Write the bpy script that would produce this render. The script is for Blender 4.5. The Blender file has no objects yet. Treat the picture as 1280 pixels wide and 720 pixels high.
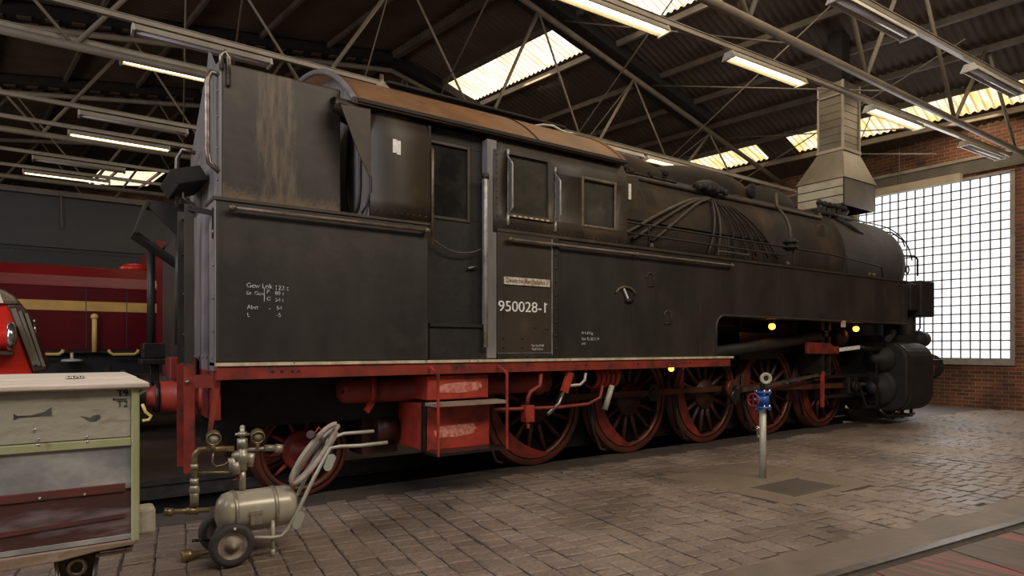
import bpy, bmesh, math, random
from mathutils import Vector, Matrix
random.seed(7)
SC = bpy.context.scene
COL = SC.collection
PI = math.pi

# ------------------------------------------------------------------ camera geometry (used for survey points)
F = 800.0
NN = math.hypot(800, 1135)
CX, CY = 800/NN, 1135/NN
CAM = Vector((0, -5.2, 1.38))
def at(px, py, Y):
    """surveyed pixel -> point on the vertical plane y = Y"""
    u = (px-640)/F; v = (434-py)/F
    dx, dy = CX+u*CY, CY-u*CX
    t = (Y+5.2)/dy
    return Vector((dx*t, Y, 1.38+v*t))
def atz(px, py, Z):
    u = (px-640)/F; v = (434-py)/F
    t = (Z-1.38)/v
    return Vector(((CX+u*CY)*t, (CY-u*CX)*t-5.2, Z))

# ------------------------------------------------------------------ materials
def mat(name, c1, c2=None, rough=.6, metal=0., scale=4., stretch=(1,1,1), lo=.4, hi=.65, bump=0., bscale=30.,
        emis=None, estr=0., c3=None, s3=1.5, lo3=.55, hi3=.75, detail=5., trans=0., st3=(1,1,1)):
    m = bpy.data.materials.new(name); m.use_nodes = True
    nt = m.node_tree; n = nt.nodes; l = nt.links
    b = n['Principled BSDF']
    b.inputs['Roughness'].default_value = rough
    b.inputs['Metallic'].default_value = metal
    b.inputs['Base Color'].default_value = (*c1, 1)
    if trans: b.inputs['Transmission Weight'].default_value = trans
    tc = n.new('ShaderNodeTexCoord')
    col = None
    def layer(sc, st, lo_, hi_):
        mp = n.new('ShaderNodeMapping'); mp.inputs['Scale'].default_value = st
        l.new(tc.outputs['Object'], mp.inputs['Vector'])
        no = n.new('ShaderNodeTexNoise'); no.inputs['Scale'].default_value = sc
        no.inputs['Detail'].default_value = detail; no.inputs['Roughness'].default_value = .6
        l.new(mp.outputs['Vector'], no.inputs['Vector'])
        mr = n.new('ShaderNodeMapRange'); mr.inputs[1].default_value = lo_; mr.inputs[2].default_value = hi_
        l.new(no.outputs['Fac'], mr.inputs[0]); return mr.outputs[0]
    if c2:
        mx = n.new('ShaderNodeMix'); mx.data_type = 'RGBA'
        mx.inputs[6].default_value = (*c1, 1); mx.inputs[7].default_value = (*c2, 1)
        l.new(layer(scale, stretch, lo, hi), mx.inputs[0]); col = mx.outputs[2]
        if c3:
            m2 = n.new('ShaderNodeMix'); m2.data_type = 'RGBA'
            l.new(col, m2.inputs[6]); m2.inputs[7].default_value = (*c3, 1)
            l.new(layer(s3, st3, lo3, hi3), m2.inputs[0]); col = m2.outputs[2]
        l.new(col, b.inputs['Base Color'])
    if bump:
        no = n.new('ShaderNodeTexNoise'); no.inputs['Scale'].default_value = bscale; no.inputs['Detail'].default_value = 4
        l.new(tc.outputs['Object'], no.inputs['Vector'])
        bp = n.new('ShaderNodeBump'); bp.inputs['Strength'].default_value = bump; bp.inputs['Distance'].default_value = .02
        l.new(no.outputs['Fac'], bp.inputs['Height']); l.new(bp.outputs['Normal'], b.inputs['Normal'])
    if emis:
        b.inputs['Emission Color'].default_value = (*emis, 1); b.inputs['Emission Strength'].default_value = estr
    return m

M = {}
M['black'] = mat('black_loco_paint', (.019,.016,.0145), (.034,.029,.026), .46, 0, 2.2, (1,1,.35), c3=(.060,.047,.037), s3=1.2, lo3=.55, hi3=.8, bump=.12, bscale=9)
M['bunker'] = mat('dusty_black_bunker', (.018,.0145,.012), (.034,.026,.019), .48, 0, 2.5, (1,1,.35), c3=(.055,.038,.025), s3=2.4, lo3=.50, hi3=.75, bump=.12, bscale=9)
def dirt_low(m, z0, z1, col, sc=16):
    # dirt lying in the angle above the ledge, fading upwards with a ragged edge
    nt=m.node_tree; n=nt.nodes; l=nt.links; b=n['Principled BSDF']
    src=b.inputs['Base Color'].links[0].from_socket
    tc=n.new('ShaderNodeTexCoord'); sp=n.new('ShaderNodeSeparateXYZ'); l.new(tc.outputs['Object'],sp.inputs[0])
    mr=n.new('ShaderNodeMapRange'); mr.inputs[1].default_value=z0; mr.inputs[2].default_value=z1; mr.inputs[3].default_value=.55; mr.inputs[4].default_value=-.25; l.new(sp.outputs[2],mr.inputs[0])
    no=n.new('ShaderNodeTexNoise'); no.inputs['Scale'].default_value=sc; no.inputs['Detail'].default_value=8; no.inputs['Roughness'].default_value=.7; l.new(tc.outputs['Object'],no.inputs['Vector'])
    ad=n.new('ShaderNodeMath'); ad.operation='ADD'; l.new(mr.outputs[0],ad.inputs[0]); l.new(no.outputs['Fac'],ad.inputs[1])
    m2=n.new('ShaderNodeMapRange'); m2.inputs[1].default_value=.62; m2.inputs[2].default_value=.95; l.new(ad.outputs[0],m2.inputs[0])
    mx=n.new('ShaderNodeMix'); mx.data_type='RGBA'; l.new(m2.outputs[0],mx.inputs[0]); l.new(src,mx.inputs[6]); mx.inputs[7].default_value=(*col,1); l.new(mx.outputs[2],b.inputs['Base Color'])
def streaks(m, x0, x1, col):
    # dried run-off marks between x0 and x1
    nt=m.node_tree; n=nt.nodes; l=nt.links; b=n['Principled BSDF']
    src=b.inputs['Base Color'].links[0].from_socket
    tc=n.new('ShaderNodeTexCoord'); mp=n.new('ShaderNodeMapping'); mp.inputs['Scale'].default_value=(13,1,1.5); l.new(tc.outputs['Object'],mp.inputs['Vector'])
    no=n.new('ShaderNodeTexNoise'); no.inputs['Scale'].default_value=1.6; no.inputs['Detail'].default_value=9; no.inputs['Roughness'].default_value=.72; l.new(mp.outputs[0],no.inputs['Vector'])
    sp=n.new('ShaderNodeSeparateXYZ'); l.new(tc.outputs['Object'],sp.inputs[0])
    a=n.new('ShaderNodeMath'); a.operation='SUBTRACT'; a.inputs[1].default_value=(x0+x1)/2; l.new(sp.outputs[0],a.inputs[0])
    c=n.new('ShaderNodeMath'); c.operation='ABSOLUTE'; l.new(a.outputs[0],c.inputs[0])
    w=n.new('ShaderNodeMapRange'); w.inputs[1].default_value=(x1-x0)*.25; w.inputs[2].default_value=(x1-x0)*.62; w.inputs[3].default_value=.12; w.inputs[4].default_value=-.25; l.new(c.outputs[0],w.inputs[0])
    ad=n.new('ShaderNodeMath'); ad.operation='ADD'; l.new(no.outputs['Fac'],ad.inputs[0]); l.new(w.outputs[0],ad.inputs[1])
    m2=n.new('ShaderNodeMapRange'); m2.inputs[1].default_value=.54; m2.inputs[2].default_value=.74; m2.inputs[4].default_value=.85; l.new(ad.outputs[0],m2.inputs[0])
    mx=n.new('ShaderNodeMix'); mx.data_type='RGBA'; l.new(m2.outputs[0],mx.inputs[0]); l.new(src,mx.inputs[6]); mx.inputs[7].default_value=(*col,1); l.new(mx.outputs[2],b.inputs['Base Color'])
streaks(M['bunker'],1.22,1.68,(.15,.10,.062))
dirt_low(M['bunker'],2.52,2.78,(.13,.085,.05))
M['cab'] = mat('brown_black_cab_paint', (.028,.020,.013), (.045,.031,.020), .52, 0, 2.2, (1,1,.5), c3=(.085,.055,.032), s3=2., bump=.1, bscale=9)
M['rear'] = mat('side_lit_rear_plate', (.22,.20,.20), (.14,.125,.125), .5, 0, 3, (3,3,.4), c3=(.2,.12,.09), s3=2, lo3=.6, hi3=.8)  # lit copy of the black paint, light from the left put into the colour
M['boiler'] = mat('sooty_boiler', (.016,.011,.008), (.030,.019,.011), .85, 0, 2.5, (1,1,1), c3=(.075,.040,.018), s3=1.4, lo3=.5, hi3=.8, bump=.25, bscale=14)
M['sooty'] = mat('soot_black', (.008,.0065,.006), (.016,.013,.011), .7, 0, 6, bump=.2, bscale=20)
M['grease'] = mat('greasy_motion_steel', (.030,.024,.020), (.014,.012,.010), .38, .3, 9, bump=.2)
M['roof'] = mat('ochre_dust_cab_roof', (.25,.120,.046), (.15,.075,.034), .7, 0, 2.2, (1,1,1), c3=(.09,.055,.03), s3=5, lo3=.58, hi3=.75)
M['cream'] = mat('cream_edge_strip', (.62,.53,.36), (.40,.32,.2), .6, 0, 9, c3=(.1,.07,.05), s3=14, lo3=.62, hi3=.7)
M['red'] = mat('frame_red_paint', (.27,.034,.020), (.17,.020,.014), .5, 0, 5, c3=(.04,.02,.016), s3=4, lo3=.52, hi3=.70)
M['redbright'] = mat('bright_frame_red', (.42,.048,.028), (.27,.030,.018), .48, 0, 5, c3=(.06,.028,.02), s3=5, lo3=.56, hi3=.74)
M['redscuff'] = mat('scuffed_pink', (.62,.27,.22), (.5,.10,.06), .7, 0, 26, lo=.42, hi=.6)
M['wheel'] = mat('grimy_wheel_red', (.060,.014,.010), (.028,.012,.009), .5, 0, 4, c3=(.022,.014,.012), s3=6, lo3=.52, hi3=.7)
M['wheelrim'] = mat('tyre_red_brown', (.135,.034,.020), (.06,.024,.015), .42, .1, 4)
M['counter'] = mat('counterweight_red', (.24,.030,.018), (.10,.018,.013), .45, 0, 6, c3=(.06,.02,.015), s3=5, lo3=.6, hi3=.72)
M['steel'] = mat('worn_steel', (.30,.27,.24), (.12,.10,.08), .35, .8, 12)
M['rail'] = mat('rail_steel', (.10,.085,.075), (.16,.13,.11), .45, .4, 12)
M['brassrail'] = mat('brown_handrail', (.17,.12,.075), (.09,.07,.05), .4, .3, 8)
M['pale'] = mat('pale_stripe_metal', (.42,.40,.36), (.2,.18,.16), .4, .3, 10)
M['glass'] = mat('dark_cab_glass', (.012,.012,.011), (.03,.028,.024), .08, 0, 5)
M['glassdust'] = mat('dusty_glass', (.055,.052,.040), (.035,.033,.027), .18, 0, 6, c3=(.1,.09,.07), s3=3)
M['clear'] = mat('wind_deflector_glass', (.5,.5,.48), None, .1, 0, trans=.8)
M['white'] = mat('white_lettering', (.88,.86,.82), (.66,.64,.60), .7, 0, 30)
M['whitedim'] = mat('faded_lettering', (.62,.61,.60), (.16,.16,.16), .7, 0, 70, lo=.4, hi=.6)
M['plate'] = mat('worn_name_plate', (.62,.55,.46), (.33,.25,.18), .7, 0, 22)
M['platetxt'] = mat('rust_letters', (.16,.08,.05), None, .7)
M['truss'] = mat('cream_truss_paint', (.23,.185,.135), (.17,.135,.10), .55, 0, 3)
M['trussdark'] = mat('brown_purlin', (.12,.09,.065), (.07,.055,.04), .6, 0, 3)
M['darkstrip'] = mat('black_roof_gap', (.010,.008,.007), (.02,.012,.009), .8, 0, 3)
M['vent'] = mat('vent_opening_pale', (.09,.085,.07), (.14,.06,.035), .7, 0, 3)
M['fixture'] = mat('lamp_housing_beige', (.50,.44,.35), (.40,.35,.28), .45, 0, 3)
M['fixend'] = mat('lamp_end_cap_white', (.62,.58,.50), None, .5)
M['tubelit'] = mat('fluorescent_tube_lit', (.9,.85,.7), None, .4, emis=(1,.80,.46), estr=7)
M['tubeoff'] = mat('fluorescent_tube_off', (.80,.76,.80), None, .3)
M['trunk'] = mat('lamp_trunking', (.34,.29,.23), (.26,.22,.17), .4, .2, 3)
M['bulb'] = mat('glowing_bulb', (1,.6,.2), None, .4, emis=(1,.30,.04), estr=5)
M['hood'] = mat('hood_sheet_metal', (.19,.160,.125), (.14,.118,.09), .45, .3, 2.5, c3=(.2,.16,.11), s3=1.2)
M['hoodslat'] = mat('hood_slat_white', (.46,.42,.34), (.36,.33,.26), .5, 0, 4)
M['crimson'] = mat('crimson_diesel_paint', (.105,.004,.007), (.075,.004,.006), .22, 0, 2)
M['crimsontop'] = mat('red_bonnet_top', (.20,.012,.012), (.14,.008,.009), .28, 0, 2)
M['yellow'] = mat('yellow_stripe', (.58,.34,.085), (.45,.26,.07), .5, 0, 4)
M['yellowrail'] = mat('yellow_handrail', (.70,.48,.14), None, .45)
M['greypipe'] = mat('dusty_brown_pipe', (.06,.045,.032), (.035,.027,.02), .6, 0, 8)
M['clouded'] = mat('clouded_rear_glass', (.22,.215,.23), (.15,.145,.155), .35, 0, 6)
M['tender'] = mat('dark_grey_tender', (.018,.017,.016), (.012,.0115,.011), .5, 0, 2)
M['tenderlow'] = mat('tender_black', (.005,.0055,.006), None, .5)
M['scarlet'] = mat('scarlet_trolley_paint', (.62,.016,.012), (.55,.03,.015), .25, 0, 2)
M['olive'] = mat('olive_canopy', (.16,.12,.07), (.11,.085,.05), .5, 0, 3)
M['creamp'] = mat('cream_canopy_panel', (.70,.64,.5), None, .4)
M['chrome'] = mat('chrome', (.75,.72,.66), (.4,.38,.33), .15, .95, 8)
M['grille'] = mat('brown_grille', (.07,.035,.022), (.035,.02,.015), .5, .2, 6)
M['grilleb'] = mat('grille_bars', (.22,.18,.14), None, .4, .3)
M['cratewood'] = mat('grey_green_chest', (.40,.37,.29), (.31,.30,.22), .75, 0, 3, (.6,1,5), c3=(.20,.15,.09), s3=7, lo3=.6, hi3=.76, st3=(.5,1,3), bump=.2)
M['crategreen'] = mat('pale_green_post', (.34,.36,.17), (.42,.41,.25), .7, 0, 5, c3=(.28,.19,.10), s3=10, lo3=.6, hi3=.75, st3=(1,1,.4))
M['cratetop'] = mat('bleached_lid', (.72,.62,.52), (.52,.43,.35), .7, 0, 4, (.4,5,1), c3=(.25,.17,.12), s3=8, lo3=.62, hi3=.78, st3=(.4,3,1), bump=.15)
M['slate'] = mat('slate_blue_panel', (.24,.24,.24), (.42,.40,.37), .65, 0, 5, (1,1,1.6), c3=(.12,.135,.14), s3=3, lo3=.5, hi3=.75)
M['maroon'] = mat('maroon_board', (.09,.028,.022), (.045,.025,.024), .6, 0, 4, (.5,1,2), c3=(.30,.24,.25), s3=4, lo3=.47, hi3=.75, st3=(.6,1,3))
M['rustyboard'] = mat('rusty_board', (.13,.032,.022), (.05,.028,.022), .7, 0, 8, (.6,1,3))
M['oldbeam'] = mat('peeling_beam', (.30,.22,.16), (.20,.13,.09), .75, 0, 5, (.5,1,3), c3=(.34,.32,.28), s3=6, lo3=.55, hi3=.7, bump=.2)
M['plank'] = mat('fresh_plank', (.55,.34,.15), None, .6)
M['ink'] = mat('black_ink', (.03,.03,.03), None, .7)
M['smudge'] = mat('black_smudge', (.045,.042,.038), (.12,.11,.09), .8, 0, 14)
M['brass'] = mat('old_brass', (.33,.25,.13), (.19,.145,.08), .35, .6, 14)
M['valve'] = mat('grey_valve_casting', (.46,.42,.34), (.30,.27,.21), .4, .5, 18)
M['tank'] = mat('cream_air_receiver', (.50,.46,.37), (.40,.36,.28), .28, .15, 4, c3=(.22,.15,.09), s3=10, lo3=.64, hi3=.78)
M['rubber'] = mat('tyre_rubber', (.045,.043,.044), (.07,.066,.064), .65, 0, 14)
M['rim'] = mat('dirty_rim', (.42,.36,.31), (.16,.12,.09), .7, 0, 14)
M['hose'] = mat('fabric_hose', (.42,.37,.32), (.29,.24,.2), .7, 0, 20, c3=(.5,.48,.46), s3=5)
M['tag'] = mat('grey_oval_tag', (.40,.42,.36), None, .5)
M['blue'] = mat('blue_valve_body', (.02,.10,.42), (.03,.13,.5), .35, 0, 10)
M['galv'] = mat('galvanised_pipe', (.52,.50,.42), (.40,.38,.31), .45, .2, 9)
M['handwheel'] = mat('maroon_handwheel', (.22,.03,.03), None, .4)
M['pit'] = mat('pit_wall', (.022,.018,.015), (.014,.012,.010), .8, 0, 4)
M['concrete'] = mat('dark_oily_apron', (.085,.070,.062), (.06,.050,.045), .55, 0, 2.5, (.5,1,1), c3=(.12,.10,.085), s3=1.2, bump=.2, bscale=14)
M['patch'] = mat('worn_concrete_patch', (.20,.155,.115), (.165,.128,.095), .6, 0, 3, c3=(.25,.13,.05), s3=1.3, lo3=.6, hi3=.8, bump=.3, bscale=20)
M['patch2'] = mat('brown_edging_concrete', (.17,.130,.10), (.13,.10,.078), .6, 0, 3, (.5,1,1), c3=(.22,.17,.13), s3=1.5, bump=.3, bscale=20)
M['timber'] = mat('crossing_timber', (.085,.058,.045), (.135,.095,.07), .6, 0, 2.2, (7,.4,1), c3=(.30,.075,.065), s3=1.4, st3=(5.5,.30,1), lo3=.53, hi3=.66, bump=.25, bscale=14)
M['lintel'] = mat('concrete_lintel', (.12,.105,.09), (.09,.078,.066), .7, 0, 3)
M['palebeam'] = mat('pale_blind_box', (.42,.36,.28), (.34,.29,.22), .6, 0, 3)
M['muntin'] = mat('glass_block_joint', (.20,.195,.20), None, .6)
M['sill'] = mat('window_frame_grey', (.30,.26,.22), (.22,.19,.16), .6, 0, 6)
M['grate'] = mat('drain_grate_iron', (.15,.12,.095), None, .5, .2)

# glass blocks: daylight coming through, slight mottling
def glassblock():
    m = bpy.data.materials.new('backlit_glass_blocks'); m.use_nodes = True
    nt = m.node_tree; n = nt.nodes; l = nt.links; b = n['Principled BSDF']
    tc = n.new('ShaderNodeTexCoord'); no = n.new('ShaderNodeTexNoise'); no.inputs['Scale'].default_value = 9
    l.new(tc.outputs['Object'], no.inputs['Vector'])
    cr = n.new('ShaderNodeValToRGB'); cr.color_ramp.elements[0].position = .3; cr.color_ramp.elements[0].color = (.70,.73,.80,1)
    cr.color_ramp.elements[1].position = .6; cr.color_ramp.elements[1].color = (1,1,1,1)
    l.new(no.outputs['Fac'], cr.inputs[0]); l.new(cr.outputs[0], b.inputs['Emission Color'])
    b.inputs['Emission Strength'].default_value = 1.4
    b.inputs['Base Color'].default_value = (.7,.72,.75,1); b.inputs['Roughness'].default_value = .2
    return m
M['block'] = glassblock()
def skylight_mat(name, tint, amber, strength):
    m = bpy.data.materials.new(name); m.use_nodes = True
    nt = m.node_tree; n = nt.nodes; l = nt.links; b = n['Principled BSDF']
    tc = n.new('ShaderNodeTexCoord'); mp = n.new('ShaderNodeMapping'); mp.inputs['Scale'].default_value = (1.2,5,1)
    l.new(tc.outputs['Object'], mp.inputs['Vector'])
    no = n.new('ShaderNodeTexNoise'); no.inputs['Scale'].default_value = 1.3; no.inputs['Detail'].default_value = 4
    l.new(mp.outputs[0], no.inputs['Vector'])
    cr = n.new('ShaderNodeValToRGB'); e = cr.color_ramp.elements
    e[0].position = .40; e[0].color = (*amber, 1); e[1].position = .62; e[1].color = (*tint, 1)
    l.new(no.outputs['Fac'], cr.inputs[0])
    # the ribs of the sheet let less daylight through on their flanks
    dt = n.new('ShaderNodeVectorMath'); dt.operation='DOT_PRODUCT'; dt.inputs[1].default_value=(-math.sin(math.radians(7.2)),math.cos(math.radians(7.2)),0)
    l.new(tc.outputs['Object'], dt.inputs[0])
    ml = n.new('ShaderNodeMath'); ml.operation='MULTIPLY'; ml.inputs[1].default_value=2*PI/.15; l.new(dt.outputs['Value'], ml.inputs[0])
    sn = n.new('ShaderNodeMath'); sn.operation='SINE'; l.new(ml.outputs[0], sn.inputs[0])
    mr = n.new('ShaderNodeMapRange'); mr.inputs[1].default_value=-1; mr.inputs[2].default_value=-.2; mr.inputs[3].default_value=.45; mr.inputs[4].default_value=1
    l.new(sn.outputs[0], mr.inputs[0])
    mx = n.new('ShaderNodeMix'); mx.data_type='RGBA'; mx.blend_type='MULTIPLY'; mx.inputs[0].default_value=1
    l.new(cr.outputs[0], mx.inputs[6]); l.new(mr.outputs[0], mx.inputs[7]); l.new(mx.outputs[2], b.inputs['Emission Color'])
    b.inputs['Emission Strength'].default_value = strength
    b.inputs['Base Color'].default_value = (.6,.55,.45,1)
    return m
M['sky_w'] = skylight_mat('white_translucent_sheet', (1,.93,.80), (.95,.72,.42), 1.75)
M['sky_y'] = skylight_mat('yellowed_translucent_sheet', (1,.91,.66), (.95,.62,.20), 1.45)

def brick_mat():
    m = bpy.data.materials.new('red_brickwork'); m.use_nodes = True
    nt = m.node_tree; n = nt.nodes; l = nt.links; b = n['Principled BSDF']; b.inputs['Roughness'].default_value = .8
    tc = n.new('ShaderNodeTexCoord')
    sp = n.new('ShaderNodeSeparateXYZ'); l.new(tc.outputs['Object'], sp.inputs[0])
    ad = n.new('ShaderNodeMath'); ad.operation = 'ADD'; l.new(sp.outputs[0], ad.inputs[0]); l.new(sp.outputs[1], ad.inputs[1])
    cb = n.new('ShaderNodeCombineXYZ'); l.new(ad.outputs[0], cb.inputs[0]); l.new(sp.outputs[2], cb.inputs[1])
    br = n.new('ShaderNodeTexBrick'); br.inputs['Scale'].default_value = 1
    br.inputs['Brick Width'].default_value = .25; br.inputs['Row Height'].default_value = .085; br.inputs['Mortar Size'].default_value = .007
    br.inputs['Color1'].default_value = (.20,.066,.030,1); br.inputs['Color2'].default_value = (.085,.034,.020,1); br.inputs['Mortar'].default_value = (.25,.185,.125,1)
    br.inputs['Bias'].default_value = -.1
    l.new(cb.outputs[0], br.inputs['Vector'])
    no = n.new('ShaderNodeTexNoise'); no.inputs['Scale'].default_value = 1.3; no.inputs['Detail'].default_value = 6
    l.new(tc.outputs['Object'], no.inputs['Vector'])
    mr = n.new('ShaderNodeMapRange'); mr.inputs[1].default_value=.3; mr.inputs[2].default_value=.7; mr.inputs[3].default_value=.4; mr.inputs[4].default_value=1.4
    l.new(no.outputs['Fac'], mr.inputs[0])
    mx = n.new('ShaderNodeMix'); mx.data_type='RGBA'; mx.blend_type='MULTIPLY'; mx.inputs[0].default_value=1
    l.new(br.outputs['Color'], mx.inputs[6]); l.new(mr.outputs[0], mx.inputs[7]); l.new(mx.outputs[2], b.inputs['Base Color'])
    bp = n.new('ShaderNodeBump'); bp.inputs['Strength'].default_value=.5; bp.inputs['Distance'].default_value=.01; bp.invert=True
    l.new(br.outputs['Fac'], bp.inputs['Height']); l.new(bp.outputs[0], b.inputs['Normal'])
    return m
M['brick'] = brick_mat()
def corr_mat():
    m = mat('asbestos_brown_sheet', (.105,.074,.050), (.072,.050,.035), .85, 0, 1.2, c3=(.13,.075,.04), s3=.8)
    return m
M['corr'] = corr_mat()
def paver_mat():
    m = bpy.data.materials.new('stone_setts'); m.use_nodes = True
    nt = m.node_tree; n = nt.nodes; l = nt.links; b = n['Principled BSDF']
    at_ = n.new('ShaderNodeAttribute'); at_.attribute_name = 'tone'
    tc = n.new('ShaderNodeTexCoord')
    no = n.new('ShaderNodeTexNoise'); no.inputs['Scale'].default_value = .9; no.inputs['Detail'].default_value = 5
    l.new(tc.outputs['Object'], no.inputs['Vector'])
    n2 = n.new('ShaderNodeTexNoise'); n2.inputs['Scale'].default_value = 35; n2.inputs['Detail'].default_value = 5
    l.new(tc.outputs['Object'], n2.inputs['Vector'])
    c1 = n.new('ShaderNodeValToRGB'); e = c1.color_ramp.elements
    e[0].position=.32; e[0].color=(.125,.095,.078,1); e[1].position=.68; e[1].color=(.275,.212,.172,1)
    l.new(no.outputs['Fac'], c1.inputs[0])
    mx = n.new('ShaderNodeMix'); mx.data_type='RGBA'; mx.blend_type='MULTIPLY'; mx.inputs[0].default_value=1
    l.new(c1.outputs[0], mx.inputs[6]); l.new(at_.outputs['Color'], mx.inputs[7])
    mr = n.new('ShaderNodeMapRange'); mr.inputs[1].default_value=.3; mr.inputs[2].default_value=.7; mr.inputs[3].default_value=.75; mr.inputs[4].default_value=1.25
    l.new(n2.outputs['Fac'], mr.inputs[0])
    m3 = n.new('ShaderNodeMix'); m3.data_type='RGBA'; m3.blend_type='MULTIPLY'; m3.inputs[0].default_value=1
    l.new(mx.outputs[2], m3.inputs[6]); l.new(mr.outputs[0], m3.inputs[7])
    l.new(m3.outputs[2], b.inputs['Base Color'])
    rr = n.new('ShaderNodeMapRange'); rr.inputs[1].default_value=.3; rr.inputs[2].default_value=.7; rr.inputs[3].default_value=.42; rr.inputs[4].default_value=.62
    l.new(no.outputs['Fac'], rr.inputs[0]); l.new(rr.outputs[0], b.inputs['Roughness'])
    bp = n.new('ShaderNodeBump'); bp.inputs['Strength'].default_value=.35; bp.inputs['Distance'].default_value=.01
    l.new(n2.outputs['Fac'], bp.inputs['Height']); l.new(bp.outputs[0], b.inputs['Normal'])
    return m
M['paver'] = paver_mat()

# ------------------------------------------------------------------ mesh builder
class MB:
    def __init__(s): s.v=[]; s.f=[]; s.sm=[]
    def add(s, vs, fs, smooth=False):
        o = len(s.v); s.v += [tuple(v) for v in vs]
        s.f += [tuple(i+o for i in f) for f in fs]; s.sm += [smooth]*len(fs); return s
    def box(s, a, b):
        x0,x1=sorted((a[0],b[0])); y0,y1=sorted((a[1],b[1])); z0,z1=sorted((a[2],b[2]))
        v=[(x0,y0,z0),(x1,y0,z0),(x1,y1,z0),(x0,y1,z0),(x0,y0,z1),(x1,y0,z1),(x1,y1,z1),(x0,y1,z1)]
        return s.add(v,[(0,3,2,1),(4,5,6,7),(0,1,5,4),(1,2,6,5),(2,3,7,6),(3,0,4,7)])
    def obox(s, c, ax, ay, az):
        """oriented box: centre and three half-vectors"""
        c=Vector(c);ax=Vector(ax);ay=Vector(ay);az=Vector(az)
        v=[c+i*ax+j*ay+k*az for k in(-1,1) for j in(-1,1) for i in(-1,1)]
        return s.add(v,[(0,2,3,1),(4,5,7,6),(0,1,5,4),(1,3,7,5),(3,2,6,7),(2,0,4,6)])
    def bar(s, p, q, w, h=None, up=(0,0,1)):
        p=Vector(p);q=Vector(q);h=h or w;d=(q-p); c=(p+q)/2; dn=d.normalized(); u=Vector(up)
        if abs(dn.dot(u))>.98: u=Vector((1,0,0))
        r=dn.cross(u).normalized(); u2=r.cross(dn)
        return s.obox(c,d/2,r*w/2,u2*h/2)
    def tube(s, pts, r, n=10, closed=False, caps=True):
        pts=[Vector(p) for p in pts]; k=len(pts); rings=[]
        rr = r if isinstance(r,(list,tuple)) else [r]*k
        prev=None; vs=[]
        for i,p in enumerate(pts):
            if closed: t=(pts[(i+1)%k]-pts[i-1])
            else: t=(pts[min(i+1,k-1)]-pts[max(i-1,0)])
            t.normalize()
            if prev is None:
                a=Vector((0,0,1)) if abs(t.z)<.9 else Vector((1,0,0))
                x=t.cross(a).normalized()
            else:
                x=(prev-t*prev.dot(t)).normalized()
            prev=x; y=t.cross(x)
            for j in range(n):
                a=2*PI*j/n; vs.append(p+(x*math.cos(a)+y*math.sin(a))*rr[i])
        fs=[]
        m=k if closed else k-1
        for i in range(m):
            for j in range(n):
                a=i*n+j;b=i*n+(j+1)%n;c=((i+1)%k)*n+(j+1)%n;d=((i+1)%k)*n+j
                fs.append((a,b,c,d))
        s.add(vs,fs,True)
        if caps and not closed:
            o=len(s.v)-k*n
            s.f.append(tuple(o+j for j in reversed(range(n)))); s.sm.append(False)
            s.f.append(tuple(o+(k-1)*n+j for j in range(n))); s.sm.append(False)
        return s
    def cyl(s, p, q, r, n=20): return s.tube([p,q],r,n)
    def lathe(s, c, axis, prof, n=24, smooth=True):
        """prof: (distance along axis, radius)"""
        c=Vector(c); t=Vector(axis).normalized(); a=Vector((0,0,1)) if abs(t.z)<.9 else Vector((1,0,0))
        x=t.cross(a).normalized(); y=t.cross(x); vs=[];fs=[]
        for d,r in prof:
            for j in range(n):
                an=2*PI*j/n; vs.append(c+t*d+(x*math.cos(an)+y*math.sin(an))*max(r,1e-4))
        for i in range(len(prof)-1):
            for j in range(n):
                fs.append((i*n+j,i*n+(j+1)%n,(i+1)*n+(j+1)%n,(i+1)*n+j))
        return s.add(vs,fs,smooth)
    def prism(s, poly, axis, a, b):
        """poly 2D extruded: axis 'y' -> poly is (x,z); 'x' -> (y,z); 'z' -> (x,y)"""
        def P(p,t):
            return (p[0],t,p[1]) if axis=='y' else ((t,p[0],p[1]) if axis=='x' else (p[0],p[1],t))
        n=len(poly); vs=[P(p,a) for p in poly]+[P(p,b) for p in poly]
        fs=[tuple(range(n)),tuple(range(2*n-1,n-1,-1))]+[(i,i+n,(i+1)%n+n,(i+1)%n) for i in range(n)]
        return s.add(vs,fs)
    def frame(s, x0,x1,z0,z1,w,y0,y1):
        s.box((x0,y0,z0),(x0+w,y1,z1)); s.box((x1-w,y0,z0),(x1,y1,z1))
        s.box((x0+w,y0,z0),(x1-w,y1,z0+w)); s.box((x0+w,y0,z1-w),(x1-w,y1,z1)); return s
    def sphere(s, c, r, n=12, sc=(1,1,1)):
        pr=[(-math.cos(PI*i/n)*r, math.sin(PI*i/n)*r) for i in range(n+1)]
        o=len(s.v); s.lathe((0,0,0),(0,0,1),pr,n*2)
        for i in range(o,len(s.v)):
            v=s.v[i]; s.v[i]=(c[0]+v[0]*sc[0],c[1]+v[1]*sc[1],c[2]+v[2]*sc[2])
        return s
    def build(s, name, m, parent=None, bevel=0., label=None, base=None):
        me=bpy.data.meshes.new(name); me.from_pydata(s.v,[],s.f); me.update()
        bm=bmesh.new(); bm.from_mesh(me); bmesh.ops.recalc_face_normals(bm,faces=bm.faces); bm.to_mesh(me); bm.free()
        if len(me.polygons)==len(s.sm): me.polygons.foreach_set('use_smooth', s.sm)
        me.materials.append(m if not isinstance(m,str) else M[m])
        o=bpy.data.objects.new(name, me); COL.objects.link(o)
        if parent is not None:
            o.parent=parent
            p=parent; L=Vector((0,0,0))
            while p is not None: L+=p.location; p=p.parent
            o.location=-L
        elif base is not None:
            base=Vector(base)
            for v in me.vertices: v.co-=base
            o.location=base
        if bevel:
            md=o.modifiers.new('bevel','BEVEL'); md.width=bevel; md.segments=2; md.limit_method='ANGLE'; md.angle_limit=math.radians(40)
        if label: o['label']=label
        return o

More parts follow.
